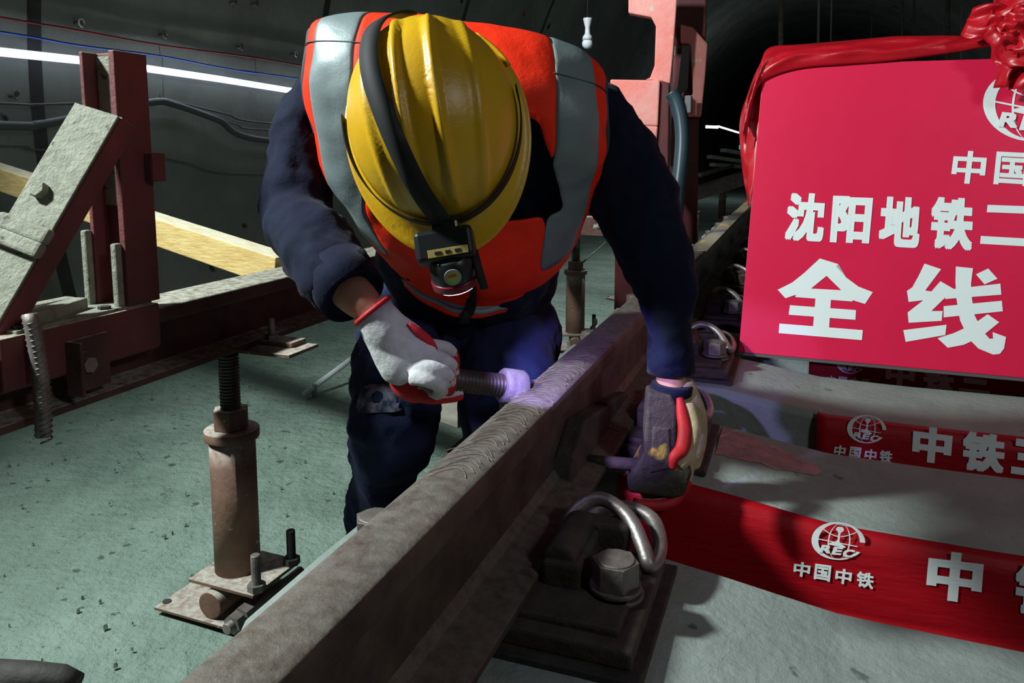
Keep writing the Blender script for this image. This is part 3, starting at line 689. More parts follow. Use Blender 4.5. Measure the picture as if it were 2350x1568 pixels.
def traced(polys, name='character', ox=1650., oy=0., sc=1/1.7814):
    mb = MB()
    for i_, pg in enumerate(polys):
        pts = [onplane(ox+x*sc,oy+y*sc,bp,bn)+lift*(1+.04*i_) for x,y in pg]; mb.add(pts,[tuple(range(len(pts)))])
    return mb.build(name,'white',board,recalc=False)
traced([[(1098,838),(1330,846),(1328,877),(1094,868)],[(1070,965),(1352,981),(1350,1013),(1067,997)]])
traced([[(412,1057),(487,1080),(440,1128),(375,1181),(315,1205),(272,1220),(240,1185),(300,1155),(350,1115)],
 [(487,1080),(478,1088),(520,1135),(570,1172),(629,1195),(597,1243),(548,1228),(500,1187),(440,1128)],
 [(375,1180),(500,1187),(549,1220),(545,1233),(312,1215),(315,1203)],[(395,1216),(458,1221),(450,1345),(384,1340)],
 [(290,1248),(560,1268),(558,1308),(285,1287)],[(247,1323),(588,1350),(584,1391),(244,1362)]])
traced([[(840,1078),(908,1101),(843,1188),(868,1192),(905,1150),(960,1182),(868,1272),(914,1272),(910,1312),(775,1320),(771,1278),(835,1228),(775,1235),(768,1190),(790,1175),(815,1130)],
 [(753,1350),(930,1328),(925,1370),(763,1398)],[(928,1185),(1150,1160),(1154,1205),(924,1223)],[(918,1252),(1156,1230),(1160,1273),(918,1298)],
 [(968,1090),(1038,1097),(1030,1160),(1032,1210),(1045,1290),(1075,1350),(1105,1385),(1120,1385),(1118,1358),(1173,1378),(1165,1425),(1148,1447),(1120,1450),(1060,1425),(1020,1385),(985,1310),(970,1220),(966,1150)],
 [(1098,1285),(1145,1318),(1075,1375),(1000,1410),(935,1422),(893,1383),(960,1362),(1040,1325)],[(1100,1098),(1138,1140),(1085,1163),(1050,1122)]])
# draped satin
drape = empty('red_satin_drape', TL, 'shiny red satin cloth draped along the top and left edge of the big board', 'cloth')
top = [(1698,268),(1712,215),(1742,140),(1765,98),(1840,90),(1950,80),(2050,72),(2170,70),(2260,74),(2330,80),(2420,90)]
bot = [(1712,330),(1722,262),(1738,205),(1768,178),(1840,157),(1950,148),(2050,140),(2170,124),(2260,110),(2330,104),(2420,100)]
def sheet(top, bot, nr, fn, n=6):
    T = spline(top,n); B_ = spline(bot,n); rs = []
    for i,(a,b) in enumerate(zip(T,B_)):
        rs.append([fn(a[0]+(b[0]-a[0])*k/nr, a[1]+(b[1]-a[1])*k/nr, i/(len(T)-1), k/nr) for k in range(nr+1)])
    return rs
def dr(x,y,s,t):
    p = onplane(x,y,bp+bn*.006,bn); w_ = noise.noise(Vector((s*9,t*4+s*5,1)))*.022+noise.noise(Vector((s*26,t*9+s*12,5)))*.009
    bulge = .018*math.sin(math.pi*min(1,t*1.0))**.7
    dpt = bulge+w_*math.sin(math.pi*min(.95,t+.1))
    return p + bn*(max(0,dpt)) - bn*.05*(1-t)**2.5
mb = MB(); mb.rings(sheet(top,bot,18,dr),False,False,True); o = mb.build('top_swag','satin',drape,recalc=False); md = o.modifiers.new('t','SOLIDIFY'); md.thickness = .002
top2 = [(1765,100),(1730,165),(1698,262),(1697,330),(1704,400),(1712,440),(1716,470)]
bot2 = [(1790,180),(1765,200),(1748,270),(1740,330),(1732,400),(1726,440),(1722,470)]
def dr2(x,y,s,t):
    p = onplane(x,y,bp-bn*.020,bn); return p - bn*(.05*(1-t)**1.5) + bn*(noise.noise(Vector((s*11,t*3,2)))*.02*(1-t))
mb = MB(); mb.rings(sheet(top2,bot2,12,dr2),False,False,True); o = mb.build('side_fold','satin',drape,recalc=False); md = o.modifiers.new('t','SOLIDIFY'); md.thickness = .002
bow = empty('satin_bow', onplane(2345,90,bp,bn), 'crumpled red satin rosette tied at the top of the big board', 'bow')
def petal(c, u, v, wd, ln, ph, name='petal'):
    mb = MB(); rs = []
    for i in range(17):
        s = i/16; row_ = []
        for k in range(13):
            t = k/12*2-1
            wv = wd*(.25+.95*math.sin(math.pi*min(1,s*.62+.12)))
            q = c + u*(ln*s) + v*(wv*t) + bn*(.05*math.sin(s*2.6)+.016*math.cos(t*5+ph)*s+.030*noise.noise(Vector((s*2.4+ph,t*1.8,ph)))) + v*(.02*noise.noise(Vector((ph,s*3,t))))
            row_.append(q)
        rs.append(row_)
    mb.rings(rs,False,False,True); o = mb.build(name,'satin',bow,recalc=False); md = o.modifiers.new('t','SOLIDIFY'); md.thickness = .0018
bc0 = onplane(2350,88,bp+bn*.05,bn); bx = ux; by = bn.cross(ux); by = by if by.z > 0 else -by
for k in range(13):
    a = k*2*math.pi/13+.35*math.sin(k*3.1); ln = .105+.04*math.sin(k*2.3)
    u = (bx*math.cos(a)+by*math.sin(a)); v = (by*math.cos(a)-bx*math.sin(a))
    petal(bc0+bn*(.014*(k%3)),u,v,.046+.012*math.sin(k*1.9),ln,k*1.7)
for k in range(9):
    a = k*2*math.pi/9+.5; u = (bx*math.cos(a)+by*math.sin(a)); v = (by*math.cos(a)-bx*math.sin(a))
    petal(bc0+bn*.045,u,v,.028,.07,k*2.1+.7)
for (x0,y0,x1,y1,wd,ph) in ((2345,110,2312,190,.036,1.),(2355,100,2345,198,.035,2.4)):
    a = onplane(x0,y0,bp+bn*.03,bn); b = onplane(x1,y1,bp+bn*.03,bn); u = (b-a); ln = u.length; u.normalize(); v = u.cross(bn)
    petal(a,u,v,wd,ln,ph,'tail')
# ------------------------------------------------------------------ banners on the sleeper faces
def banner(y, x0, x1, label, zb, hang=0, chars=None, sag=.0):
    e = empty('sleeper_banner', (x0,y,.3), label, 'banner', 'red banners on the sleepers')
    mb = MB(); rs = []; n = 80
    for i in range(n+1):
        x = x0+(x1-x0)*i/n; zt = ztop(x)-.004; row_ = [Vector((x,y+.014,ztop(x)+.004)),Vector((x,y,zt))]
        for k in range(1,9):
            t = k/8; z = zt+(zb-zt)*t; bul = .004*math.sin(math.pi*t)+.003*noise.noise(Vector((x*7,z*9,y)))
            row_.append(Vector((x,y-.006-bul,z)))
        row_.append(Vector((x,y-.03-.008*noise.noise(Vector((x*5,2,y))),zb-.012)))
        rs.append(row_)
    mb.rings(rs,False,False,True); o = mb.build('cloth','banner',e,recalc=False); md = o.modifiers.new('t','SOLIDIFY'); md.thickness = .0015; md.offset = -1
    return e
YF = SY[1]-.190
b1 = banner(YF-.006,-.29,1.9,'lower red banner with emblem and large white characters, on the nearer sleeper face',.17)
pp = Vector((0,YF-.0138,.3)); pn = Vector((0,-1,0)); lf = Vector((0,-.0012,0))
row([('*',((1868,1193),(1990,1206),(1980,1288),(1857,1278)))],pp,pn,lf,b1,'emblem',yf=YF)
row([('中',((1823,1285),(1861,1290),(1857,1324),(1820,1318))),('国',((1871,1291),(1908,1296),(1904,1333),(1867,1326))),('中',((1919,1301),(1956,1306),(1952,1341),(1915,1334))),('铁',((1967,1308),(2006,1314),(2003,1350),(1964,1342)))],pp,pn,lf,b1,yf=YF)
row([('中',((2133,1262),(2260,1276),(2249,1388),(2122,1368))),('铁',((2334,1290),(2462,1308),(2450,1425),(2322,1403)))],pp,pn,lf,b1,off=.045,yf=YF)
YG = SY[2]-.190
def txt3(yface, e, dx=0):
    P0 = Vector((0,YG-.0138,.3)); sh = Vector((dx,yface-YG,0))
    for nm, rw, off in (('emblem',[('*',((1948,949),(2037,957),(2030,1020),(1940,1012)))],.03),
        ('character',[('中',((1916,1019),(1942,1022),(1938,1048),(1912,1045))),('国',((1951,1023),(1977,1026),(1973,1053),(1947,1050))),('中',((1986,1028),(2013,1031),(2009,1058),(1982,1055))),('铁',((2020,1031),(2049,1035),(2045,1064),(2016,1060)))],.03),
        ('character',[('中',((2097,975),(2188,987),(2180,1066),(2091,1056))),('铁',((2212,988),(2310,1001),(2301,1086),(2203,1077))),('三',((2326,1005),(2425,1018),(2415,1098),(2318,1085)))],.05)):
        row(rw,P0,pn,lf,e,nm,off,sh,YG)
b2 = banner(YG-.006,.062,1.9,'upper red banner with the emblem and white characters, on the third sleeper, below the board',.17)
txt3(YG,b2)
YH = SY[3]-.190
b3 = banner(YH-.006,.05,1.9,'third red banner, mostly hidden in shadow under the bottom edge of the board',.17)
txt3(YH,b3)
# ------------------------------------------------------------------ the worker
man = empty('person', at(1080,1330,1.66), 'worker in yellow helmet and orange vest bending over the rail, gripping a threaded rod', 'person')
man['_o'] = tuple(man.location)
def col(rows): return [(at(x,y,d), r) for x,y,d,r in rows]
# --- torso rings shared by jacket, vest and body
TR = [  # centre px, depth, half width, front bulge, back bulge
 (1075,735,1.64,.178,.105,.10),(1078,665,1.60,.185,.125,.105),(1078,590,1.54,.195,.135,.11),(1075,500,1.47,.205,.135,.115),
 (1068,410,1.41,.222,.125,.12),(1058,325,1.355,.238,.115,.115),(1052,250,1.31,.243,.10,.11),(1050,195,1.28,.225,.08,.085),(1050,165,1.265,.16,.055,.065)]
def torso_rings(grow=0, rows=TR, seg=56, n=4, cut=None, power=.82):
    rows_ = spline(rows, n); cs = [at(r[0],r[1],r[2]) for r in rows_]; out = []
    for i,(r,c) in enumerate(zip(rows_,cs)):
        t = (cs[min(i+1,len(cs)-1)]-cs[max(i-1,0)]).normalized()
        tilt = .04; kt = .24*(i/(len(cs)-1))**2
        S_ = (RT - UP*tilt); S_ = (S_-t*S_.dot(t)).normalized(); Nn = S_.cross(t)
        if Nn.dot(FW) > 0: Nn = -Nn
        ring = []
        for k in range(seg):
            a = 2*math.pi*k/seg; ca, sa = math.cos(a), math.sin(a)
            cx_ = math.copysign(abs(ca)**power, ca); sx_ = math.copysign(abs(sa)**power, sa)
            q = (r[4] if sa > 0 else r[5])+grow
            p_ = c + S_*(cx_*(r[3]+grow)) + Nn*(sx_*q); ring.append(p_ - UP*((p_-c).dot(RT)*kt))
        out.append(ring)
    return out
shR = (725,205,1.27); shL = (1375,245,1.27)
armR = [(840,215,1.36,.062),(770,225,1.385,.066),(712,300,1.39,.064),(688,410,1.385,.062),(684,500,1.365,.062),(735,575,1.26,.060),(792,655,1.19,.052)]
armL = [(1260,240,1.36,.062),(1340,262,1.385,.068),(1412,360,1.385,.072),(1456,470,1.38,.076),(1510,590,1.36,.063),(1536,700,1.365,.048),(1540,848,1.37,.040)]
legR = [(955,735,1.66,.105),(930,800,1.58,.098),(910,880,1.50,.088),(905,960,1.44,.082),(885,1050,1.48,.070),(872,1140,1.54,.064),(866,1230,1.60,.064),(862,1350,1.66,.062)]
legL = [(1165,735,1.66,.110),(1170,800,1.60,.105),(1168,890,1.54,.100),(1165,970,1.50,.090),(1150,1070,1.56,.074),(1140,1180,1.63,.066),(1136,1300,1.70,.064),(1136,1350,1.72,.062)]
# body: one continuous skin surface under the clothes
mb = MB(); mb.rings(torso_rings(-.03),True,True,True)
slim = lambda rows, k: [(x,y,d,r*k) for x,y,d,r in rows]
limb(mb, col(slim(armR,.62)+[(828,690,1.175,.029),(850,710,1.172,.0245),(862,722,1.17,.021),(900,775,1.18,.026),(930,810,1.19,.022)])[0:], 5, 16)
limb(mb, col(slim(armL[:-1],.6)+[(1538,800,1.365,.029),(1540,870,1.365,.026),(1545,900,1.36,.024),(1560,940,1.36,.024),(1572,1000,1.36,.020)]), 5, 16)
limb(mb, col(slim(legR,.8)+[(862,1400,1.68,.036)]), 5, 16); limb(mb, col(slim(legL,.8)+[(1136,1400,1.74,.036)]), 5, 16)
HC = at(1005,300,1.06)   # head centre, behind the helmet
limb(mb, [(at(1050,210,1.28),.062),(at(1035,250,1.2),.060),(at(1020,290,1.13),.066)], 5, 18)
HU = (-FW*.97 + UP*.16 - RT*.05).normalized()               # crown direction
HFr = (-UP + RT*.165); HF = (HFr-HU*HFr.dot(HU)).normalized() # face / peak direction
HS = HF.cross(HU).normalized(); 
if HS.dot(RT) < 0: HS = -HS
def hp(x,y,z): return HC0 + HS*x + HF*y + HU*z
HC0 = at(996,278,1.005)
Rh = Matrix((HS,HF,HU)).transposed()
def ell(mb,c,r,seg=20,rng=14):
    rs = []
    for i in range(1,rng):
        p = math.pi*i/rng; rs.append([c+Rh@Vector((r[0]*math.sin(p)*math.cos(a), r[1]*math.sin(p)*math.sin(a), -r[2]*math.cos(p))) for a in (2*math.pi*k/seg for k in range(seg))])
    mb.rings(rs,True,True,True)
ell(mb, hp(0,-.008,-.01),(.078,.098,.092)); ell(mb, hp(0,.018,-.07),(.062,.066,.072)); ell(mb, hp(0,.050,-.115),(.030,.028,.026))
ell(mb, hp(0,.092,-.055),(.013,.018,.026)); ell(mb, hp(0,.083,-.092),(.024,.010,.008)); ell(mb,hp(.080,-.01,-.04),(.010,.018,.032)); ell(mb,hp(-.080,-.01,-.04),(.010,.018,.032))
body = mb.build('body','skin',man); remesh(body,.0075,3)
for sx in (-1,1):
    mb = MB(); ell(mb, hp(sx*.031,.080,-.038),(.012,.008,.0075),14,8); mb.build('eye','white',man)
mb = MB(); ell(mb, hp(0,-.022,.0),(.084,.100,.080)); ell(mb, hp(0,-.055,-.05),(.074,.060,.055)); hr = mb.build('hair','hair',man); remesh(hr,.008,3)
# jacket
mb = MB(); mb.rings(torso_rings(-.020),True,True,True); limb(mb,col(armR),6,22); limb(mb,col(armL),6,22)
limb(mb,[(at(1050,190,1.27),.085),(at(1040,225,1.22),.078),(at(1035,240,1.2),.07)],5,22)
jk = mb.build('jacket','navy',man); remesh(jk,.0085,3); wrinkle(jk,.075,.030); wrinkle(jk,.028,.009)
def cuff(name, c, ax, r, h, m, flare=1.0):
    mb = MB(); ax = ax.normalized(); mb.lathe(c,[(r*.9,0),(r,.001),(r*flare,h),(r*flare*.93,h+.001),(r*.8,h-.006)],24,ax); return mb.build(name,m,man)
# rolled cuff of the near sleeve
a = at(768,622,1.215); b = at(806,672,1.185); cuff('rolled_cuff',a,b-a,.054,(b-a).length*1.15,'navy',.95)
a = at(1539,800,1.365); b = at(1540,852,1.37); cuff('sleeve_cuff',a,b-a,.041,(b-a).length,'navy',1.02)
# trousers
mb = MB(); limb(mb,col(legR),6,24); limb(mb,col(legL),6,24)
pel = [(1078,640,1.63,.165,.09,.09),(1070,700,1.645,.185,.11,.11),(1062,745,1.66,.185,.11,.12),(1062,780,1.68,.15,.08,.10)]
mb.rings(torso_rings(0,pel),True,True,True)
tr = mb.build('trousers','navytr',man); remesh(tr,.0085,3); wrinkle(tr,.09,.036); wrinkle(tr,.035,.010)
# chalk smear on thigh: thin patch over the leg
def on_leg(x,y): return at(x,y,1.362)
# boots
for x,y,d in ((862,1400,1.69),(1136,1400,1.75)):
    c = at(x,y,d); c.z = 0; mb = MB(); f_ = (-FH+RT*(.12 if x>1000 else -.2)).normalized()
    s = [(c-f_*.07+ZZ*.10,.052),(c-f_*.06+ZZ*.055,.05),(c+f_*.0+ZZ*.05,.048),(c+f_*.08+ZZ*.04,.045),(c+f_*.15+ZZ*.033,.036),(c+f_*.175+ZZ*.03,.022)]
    limb(mb,s,5,18); mb.cyl(c-f_*.055+ZZ*.06,c-f_*.055+ZZ*.2,.052,20)
    mb.box(c+f_*.05+ZZ*.010,(.085,.24,.020),Matrix((f_.cross(ZZ),f_,ZZ)).transposed())
    o = mb.build('work_boot','boot',man); remesh(o,.007,2)
# --- vest
VR = [(1062,574,1.575,.190,.168,.13),(1068,550,1.55,.195,.158,.128),(1074,522,1.51,.205,.148,.128),(1076,490,1.46,.212,.146,.128),
      (1066,410,1.405,.232,.136,.130),(1056,325,1.355,.243,.136,.128),(1052,258,1.32,.247,.135,.130),(1052,205,1.30,.246,.13,.120),(1052,168,1.295,.244,.11,.100),(1052,132,1.30,.240,.085,.07),(1050,112,1.31,.20,.04,.03)]
VR = [(r[0],r[1],r[2],r[3]-.002,r[4],r[5]) for r in VR]
SEG = 200; NV = 9
vr = torso_rings(0,VR,SEG,NV,power=.74)
nr = len(vr)
# hem dips at the front centre
def vcat(i, k):
    """which piece a vest face belongs to; u: angle, s: 0 hem..1 top"""
    s = i/(nr-1); a = 360*(k+.5)/SEG   # 0 right side, 90 front, 180 left side, 270 back
    side = min(abs((a+180)%360-180), abs(a-180))        # angular distance from the nearer side seam
    if .42 < s < .95 and side < 5: return None      # armhole
    front = a < 180
    if front and .40 < s < .70:                                # open neck
        lo_ = 90-(44-(s-.40)/.30*20)
        if lo_ < a < 96+(s-.40)*30: return None
    if .025 < s < .14: return 'tape'
    if side < 28: return 'fabric'
    if s > .28 and side < 57: return 'tape'
    return 'fabric'
for cat_, nm, m_, off_ in (('fabric','vest','orange',0),('tape','reflective_tape','reflect',.0008)):
    mb = MB(); 
    for ring in vr:
        c = sum(ring,Vector())/SEG
        for k, p in enumerate(ring):
            nz_ = noise.noise(p*9)*.012+noise.noise(p*26)*.004
            s_ = vr.index(ring)/(nr-1); ca_ = math.cos(2*math.pi*k/SEG); lift_ = UP*((.13 if ca_ < 0 else .06)*abs(ca_)**1.3*max(0,1-s_/.45))
            mb.v.append(p+(p-c).normalized()*(off_+nz_)+lift_)
    for i in range(nr-1):
        for k in range(SEG):
            if vcat(i,k) == cat_:
                j = (k+1)%SEG; mb.f.append([i*SEG+k,i*SEG+j,(i+1)*SEG+j,(i+1)*SEG+k]); mb.mi.append(0); mb.sm.append(True)
    o = mb.build(nm,m_,man)
    bm = bmesh.new(); bm.from_mesh(o.data); bmesh.ops.delete(bm,geom=[v for v in bm.verts if not v.link_faces],context='VERTS'); bm.to_mesh(o.data); bm.free()
    bm = bmesh.new(); bm.from_mesh(o.data)
    for _ in range(8):
        mv = {}
        for v in bm.verts:
            nb = [e.other_vert(v) for e in v.link_edges if e.is_boundary]
            if len(nb) == 2: mv[v] = (nb[0].co+nb[1].co)*.25+v.co*.5
        for v, c_ in mv.items(): v.co = c_
    bm.to_mesh(o.data); bm.free()
    md = o.modifiers.new('t','SOLIDIFY'); md.thickness = .0035; md.offset = 1
    if cat_ == 'fabric': vest = o
# edging round the armholes
for sg in (0,180):
    for da in (-5.5,5.5):
        pts = []
        for i in range(int(.42*nr)+1, nr):
            k = int(round((sg+da)/360*SEG))%SEG; p = vr[i][k]; c = sum(vr[i],Vector())/SEG
            pts.append(p+(p-c).normalized()*(noise.noise(p*9)*.012+.002))
        mb = MB(); mb.tube(pts,.006,8,True,0,.7); mb.build('edging','trim',man)
for a0, a1 in ((6,62),(118,174)):
    i = int(.80*nr); c = sum(vr[i],Vector())/SEG; pts = []
    for k in range(int(a0/360*SEG), int(a1/360*SEG)):
        p = vr[i][k]; pts.append(p+(p-c).normalized()*(noise.noise(p*9)*.012+noise.noise(p*26)*.004+.0055))
    mb = MB(); mb.tube(pts,.0013,6); mb.build('seam','trim',man)
# front zip placket
pts = [vr[i][SEG//4-1] for i in range(0,int(.5*nr))]
mb = MB(); mb.tube([p+(p-at(1070,560,1.6)).normalized()*.010 for p in pts],.010,8,True,0,.4); mb.build('zip_placket','black',man)
# --- helmet
hel = empty('safety_helmet', HC0, 'scuffed yellow safety helmet with raised ribs on the worker\'s bowed head', 'helmet')
AX, AY, AZ = .108, .132, .128
def dome(x,y,lift=0,ribs=1):
    """point on the ribbed shell above plan position x,y in units of the semi-axes"""
    r2_ = min(.9999, x*x+y*y); z = (1-r2_)**.5
    rib = 0
    for c,wd,h in ((-.20,.062,.0085),(.18,.062,.0085),(-.60,.06,.005),(.60,.06,.005)):
        cx_ = c*(1-.10*y*y) if abs(c) < .5 else c*(1-.28*y*y)
        q = abs(x-cx_)/wd
        if q < 1: rib = max(rib, h*(1-q*q)**1*min(1,max(0,(z-.08)/.25))*min(1,max(0,(y+ .86)/.15))*min(1,max(0,(.97-y)/.1)))
    n_ = Vector((x/AX,y/AY,z/AZ)).normalized()
    return Vector((x*AX,y*AY,z*AZ)) + n_*(rib*ribs+lift)
mb = MB(); rs = []; NA = 120
for i in range(1,49):
    q = math.sin(math.pi/2*i/48); rs.append([hp(*dome(q*math.cos(2*math.pi*k/NA),q*math.sin(2*math.pi*k/NA))) for k in range(NA)])
base = []
for k in range(NA): a = 2*math.pi*k/NA; base.append(hp(AX*1.01*math.cos(a),AY*1.01*math.sin(a),-.022))
rs.append(base)
for ex,dz in ((.010,-.027),(.0135,-.026),(.0135,-.029),(.009,-.031)):
    row_ = []
    for k in range(NA):
        a = 2*math.pi*k/NA; ca,sa = math.cos(a),math.sin(a); pk = max(0,sa)**1.6*.026*(ex/.0135)
        row_.append(hp((AX*1.01+ex)*ca*(1+.02*max(0,sa)),(AY*1.01+ex)*sa+pk,dz-pk*.22))
    rs.append(row_)
mb.rings(rs,True,False,True); top_ = len(mb.v); mb.v.append(hp(*dome(0,0))); 
for k in range(NA): mb.f.append([top_,(k+1)%NA,k]); mb.mi.append(0); mb.sm.append(True)
o = mb.build('shell','helmet',hel); md = o.modifiers.new('t','SOLIDIFY'); md.thickness = .0025; md.offset = -1
for sx in (-1,1):
    mb = MB(); pts = [hp(sx*(AX*1.01+.012)*math.cos(a),(AY*1.01+.012)*math.sin(a),-.024) for a in (R(-55+i*3.4) for i in range(9))]
    mb.tube(pts,.0028,8); mb.build('rim_clip','helmet',hel)
# --- headlamp
hl = empty('headlamp', hp(.02,.15,.02), 'black headlamp with gold label, strapped on the front of the yellow helmet', 'headlamp')
def ribbon(name, path, wd, m, parent, lift=.0035, th=.0015):
    P = spline(path,10); L_ = [hp(*dome(x,y,lift,0)) for x,y in P]; mb = MB(); rs = []
    C0 = hp(0,0,-.02)
    for i,p in enumerate(L_):
        t = (L_[min(i+1,len(L_)-1)]-L_[max(i-1,0)]).normalized(); n_ = (p-C0).normalized(); sd = t.cross(n_).normalized(); n_ = sd.cross(t)
        rs.append([p+sd*wd/2+n_*.001,p+n_*.002,p-sd*wd/2+n_*.001,p-sd*wd/2-n_*th,p-n_*(th-.001),p+sd*wd/2-n_*th])
    mb.rings(rs,True,True,True); return mb.build(name,m,parent)
ribbon('top_strap',[(-.10,-.99),(-.28,-.88),(-.38,-.72),(-.43,-.45),(-.42,-.15),(-.35,.18),(-.26,.50),(-.16,.78),(-.05,.97)],.025,'strap',hl,.0105)
def band(name,a0,a1,z0,z1,wd):
    mb = MB(); rs = []
    for i in range(41):
        t = i/40; a = R(a0+(a1-a0)*t); z = z0+(z1-z0)*t; k_ = (1-max(0,z/AZ)**2)**.5
        x,y = (AX*k_+.004)*math.cos(a),(AY*k_+.004)*math.sin(a); o1 = Vector((math.cos(a),math.sin(a),0))
        rs.append([hp(x,y,z+wd/2),hp(*(Vector((x,y,z+wd/2))+o1*.0016)),hp(*(Vector((x,y,z-wd/2))+o1*.0018)),hp(x,y,z-wd/2)])
    mb.rings(rs,True,True,False); return mb.build(name,'strap',hl)
band('side_strap',-8,84,.020,.006,.024); band('side_strap',188,96,.018,.006,.022)
def hbox(mb,c,size,tilt=0): 
    rt_ = Rh @ Matrix.Rotation(tilt,3,'X'); return mb.box(hp(*c),size,rt_)
LY = .178
mb = MB(); hbox(mb,(-.007,LY-.012,.012),(.072,.040,.040)); mb.build('housing','lampblk',hl,.006,3)
mb = MB(); hbox(mb,(-.004,LY-.036,.010),(.034,.016,.024)); mb.build('mount','lampblk',hl,.004)
mb = MB(); hbox(mb,(-.003,LY-.001,.0335),(.049,.010,.002)); mb.build('label_plate','gold',hl,.0006)
for dx,w_ in ((-.012,.008),(.0,.006),(.012,.007)):
    mb = MB(); hbox(mb,(-.003+dx,LY-.001,.0350),(w_,.0035,.0006)); mb.build('label_mark','lampblk',hl)
lc = Vector((.018,LY+.030,-.002)); aim = (at(1240,900,1.30)-hp(*lc)).normalized()
aimH = (HF*.75-HU*.55+HS*.02).normalized()
c0 = hp(-.004,LY-.003,.016); c1 = c0+aimH*.046
mb = MB(); mb.lathe(c0,[(.012,0),(.024,.004),(.0275,.012),(.0285,.028),(.0285,.034)],36,aimH); mb.build('lamp_head','lampblk',hl,.001)
mb = MB(); mb.lathe(c0+aimH*.033,[(.0292,0),(.0300,.002),(.0300,.010),(.0270,.012)],36,aimH); mb.build('lamp_ring','lampred',hl)
mb = MB(); mb.lathe(c0+aimH*.0452,[(.0255,0),(.0255,.0012)],32,aimH); mb.build('lens','lens',hl)
sn = (-FW*.8-aimH*(-FW*.8).dot(aimH)).normalized(); sc_ = c0+aimH*.020+sn*.0284
mb = MB(); mb.lathe(sc_-sn*.001,[(.0105,0),(.0105,.0016)],28,sn); st = mb.build('round_sticker','sticker',hl)
mb = MB(); mb.lathe(sc_,[(.0075,0),(.0075,.0012)],24,sn); mb.build('sticker_face','stickg',st)
mb = MB(); u_ = sn.cross(aimH); mb.box(sc_+sn*.0014-aimH*.003,(.010,.004,.0008),Matrix((u_,aimH,sn)).transposed()); mb.build('sticker_mark','stickr',st)
mb = MB(); p0 = hp(.026,LY-.002,.01); mb.tube([p0,p0+HF*.02+HS*.002,p0+HF*.05+HS*.006],.0065,10,True,0,.5); mb.build('strap_end','strap',hl)
light('headlamp_beam','SPOT',c1+aimH*.004,21,(.46,.36,1.0),at(1320,850,1.32),spot_size=R(40),spot_blend=.35,shadow_soft_size=.012)
# --- gloves
def glove(label, palm, fingers, cuffp, cuffr, coat, m='knit', rings=None):
    mb = MB(); limb(mb,col(palm),5,20,.62,rings or FW)
    for f_ in fingers: limb(mb,col(f_),5,14)
    if cuffp: limb(mb,col(cuffp),4,18)
    g = mb.build('work_glove',m,man); remesh(g,.0032,2); wrinkle(g,.02,.0022); g['label'] = label
    return g
# near hand (image left) wrapped round the rod
palmR = [(846,704,1.171,.0275),(858,717,1.172,.0285),(880,752,1.175,.035),(915,795,1.18,.044),(940,832,1.185,.046),(955,850,1.19,.036)]
F1 = [(962,800,1.215,.012),(1000,795,1.23,.0115),(1033,806,1.25,.0108),(1040,838,1.265,.0098),(1028,862,1.27,.0085)]
F2 = [(960,820,1.185,.0125),(1000,822,1.185,.012),(1034,838,1.20,.0112),(1040,868,1.222,.010),(1026,888,1.24,.0085)]
F3 = [(956,845,1.165,.0125),(993,846,1.158,.012),(1026,862,1.172,.0112),(1031,888,1.195,.0100),(1018,902,1.215,.0085)]
F4 = [(944,866,1.160,.0115),(975,872,1.150,.011),(1003,882,1.158,.0105),(1010,900,1.178,.0092),(1000,908,1.195,.008)]
TH1 = [(905,830,1.195,.018),(935,880,1.20,.0155),(980,905,1.205,.0125),(1030,906,1.215,.0105),(1062,903,1.222,.009)]
gR = glove('white knitted glove gripping the rod',palmR,[F1,F2,F3,F4,TH1],[(853,711,1.172,.0305),(868,732,1.172,.0315),(888,758,1.175,.033),(905,785,1.18,.030)],None,None)
mb = MB(); limb(mb,col([(x,y+3,d+.0005,r*1.07) for x,y,d,r in TH1]),5,16)
limb(mb,col([(912,862,1.205,.020),(930,885,1.205,.024),(955,898,1.21,.022),(975,902,1.215,.015)]),5,16,.8); g = mb.build('rubber_palm','redrub',man); remesh(g,.004,2)
for f_ in (F1,F2,F3):
    mb = MB(); limb(mb,col([(x+1,y+1,d+.002,r*1.06) for x,y,d,r in f_[2:]]),5,12); mb.build('rubber_fingertip','redrub',man)
mb = MB(); limb(mb,col([(938,742,1.158,.003),(960,762,1.165,.009),(985,785,1.180,.009),(1000,800,1.195,.004)]),5,12,.8); mb.build('rubber_edge','redrub',man)
c = at(855,713,1.172); axw = (at(905,780,1.18)-at(820,675,1.178)).normalized(); uu = axw.orthogonal().normalized(); vv = axw.cross(uu)
mb = MB(); mb.tube([c+(uu*math.cos(a)+vv*math.sin(a))*.0308 for a in (2*math.pi*i/32 for i in range(33))],.0042,8,False); mb.build('red_cuff_band','redrub',man)
# far hand (image right) holding the jaw block from its right and underneath
palmL = [(1545,888,1.3620,.036),(1560,925,1.3650,.038),(1572,970,1.3750,.040),(1574,1020,1.3800,.036),(1568,1070,1.3800,.030)]
G = [[(1578,1040+o*4,1.3600+.018*o,.0115),(1574,1100+o*3,1.3550+.020*o,.0112),(1545,1148,1.3400+.020*o,.0105),(1500,1158,1.3300+.020*o,.0098),(1455+10*o,1153,1.3250+.020*o,.0085)] for o in range(4)]
T2 = [(1575,935,1.3300,.016),(1590,980,1.3050,.0145),(1586,1020,1.2900,.0125),(1572,1052,1.2800,.0122),(1556,1072,1.2750,.0105)]
gL = glove('cream and red glove steadying the clamp block',palmL,G+[T2],None,None,None,'creamrub')
for f_ in G:
    mb = MB(); limb(mb,col([(x,y+2,d-.001,r*1.06) for x,y,d,r in f_[1:]]),5,12); mb.build('rubber_finger','redrub',man)
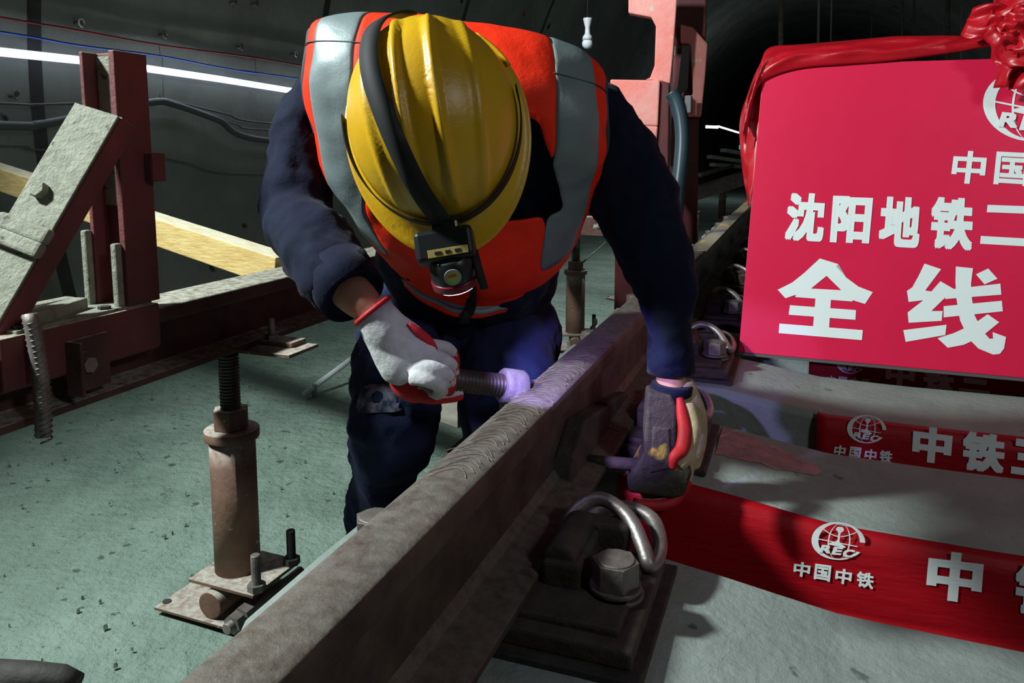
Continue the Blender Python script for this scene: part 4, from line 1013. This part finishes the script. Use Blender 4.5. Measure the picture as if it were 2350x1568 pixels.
mb = MB(); limb(mb,col([(1560,915,1.3250,.006),(1566,950,1.3080,.010),(1572,990,1.2920,.012),(1566,1030,1.2780,.012),(1548,1050,1.2700,.009),(1545,1075,1.2720,.006)]),6,14,.8); mb.build('rubber_thumb_side','redrub',man)
c = at(1541,893,1.3620); axw = ZZ; uu = RT; vv = FH
mb = MB(); mb.lathe(c-ZZ*.008,[(.034,0),(.036,.002),(.036,.016),(.034,.018)],28,Vector((.05,0,1))); mb.build('dark_wrist_band','navy',man)
# chalk smear
mb = MB(); rs = []
for j in range(9):
    y = 886+j*7; rs.append([at(x+(4 if j%2 else -3)+2*j*(x<850), y+(x-826)*.06, 1.40) for x in (826,838,852,866,880,894,906,914)])
mb.rings(rs,False,False,True); o = mb.build('chalk_smear','chalk',man,recalc=False)
md = o.modifiers.new('lay','SHRINKWRAP'); md.target = tr; md.wrap_method = 'NEAREST_SURFACEPOINT'; md.wrap_mode = 'ABOVE_SURFACE'; md.offset = .005
# ------------------------------------------------------------------ tools in the hands
rod = empty('threaded_rod', at(1110,880,1.23), 'thick threaded rod with a worn purple-lit collar, held in the white glove against the rail', 'threaded rod')
a = at(1000,868,1.205); b = at(1165,886,1.262)
mb = MB(); mb.thread(a,b,.0185,.0062,26,.13); mb.build('thread','thread',rod)
b2_ = at(1150,885,1.257); ax_ = (b-a).normalized(); c_ = b2_; e_ = at(1198,890,1.274)
mb = MB(); mb.lathe(c_,[(.012,0),(.026,.001),(.0285,.004),(.0285,.036),(.026,.040),(.012,.041)],32,ax_); mb.build('collar','worn',rod,.001)
mb = MB(); q = at(1172,930,1.262); mb.box((c_+ax_*.02)-ZZ*.035,(.034,.034,.05)); mb.build('collar_foot','castiron',rod,.004)
jaw = empty('clamp_jaw', at(1520,1020,1.3400), 'worn iron clamp block with traces of yellow paint, held in the far gloved hand', 'clamp')
J0 = [(1486,903),(1542,906),(1556,935),(1553,1020),(1590,1085),(1572,1140),(1545,1146),(1440,1132),(1452,1085),(1476,1040)]
jf = [at(x,y,1.3250) for x,y in J0]; jb = [p+FH*.055+RT*.006 for p in jf]
mb = MB(); mb.rings([jf,jb],True,True,False); mb.build('block','wornj',jaw,.006,3)
mb = MB(); mb.rings([[at(x,y,1.3225) for x,y in ((1500,980),(1536,985),(1540,1075),(1492,1085))],[at(x,y,1.3300) for x,y in ((1495,975),(1541,980),(1545,1080),(1487,1090))]],True,True,False); mb.build('recess','wornj',jaw,.002)
mb = MB(); p1 = at(1500,1070,1.3500); p2 = Vector((RX+.02,p1.y-.02,p1.z)); mb.cyl(p1,p2,.011,16); mb.build('pin','castiron',jaw)
# cast clamp hugging the rail web
ck = empty('rail_clamp', Vector((RX+.03,1.25,.47)), 'dark cast clamp gripping the side of the rail web ahead of the nearest fastener', 'clamp')
def web(pix, x_, th, nm):
    fr_ = [onp(x,y,0,x_) for x,y in pix]; mb = MB(); mb.rings([fr_,[p-Vector((th,0,0)) for p in fr_]],True,True,False); mb.build(nm,'castiron',ck,.005)
web([(1345,965),(1395,930),(1400,985),(1378,1010),(1368,1060),(1375,1120),(1340,1140),(1310,1115),(1318,1050)],RX+.042,.035,'jaw_arm')
web([(1395,925),(1440,900),(1452,960),(1440,1040),(1405,1085),(1378,1095),(1372,1050),(1382,1005)],RX+.036,.026,'jaw_arm')
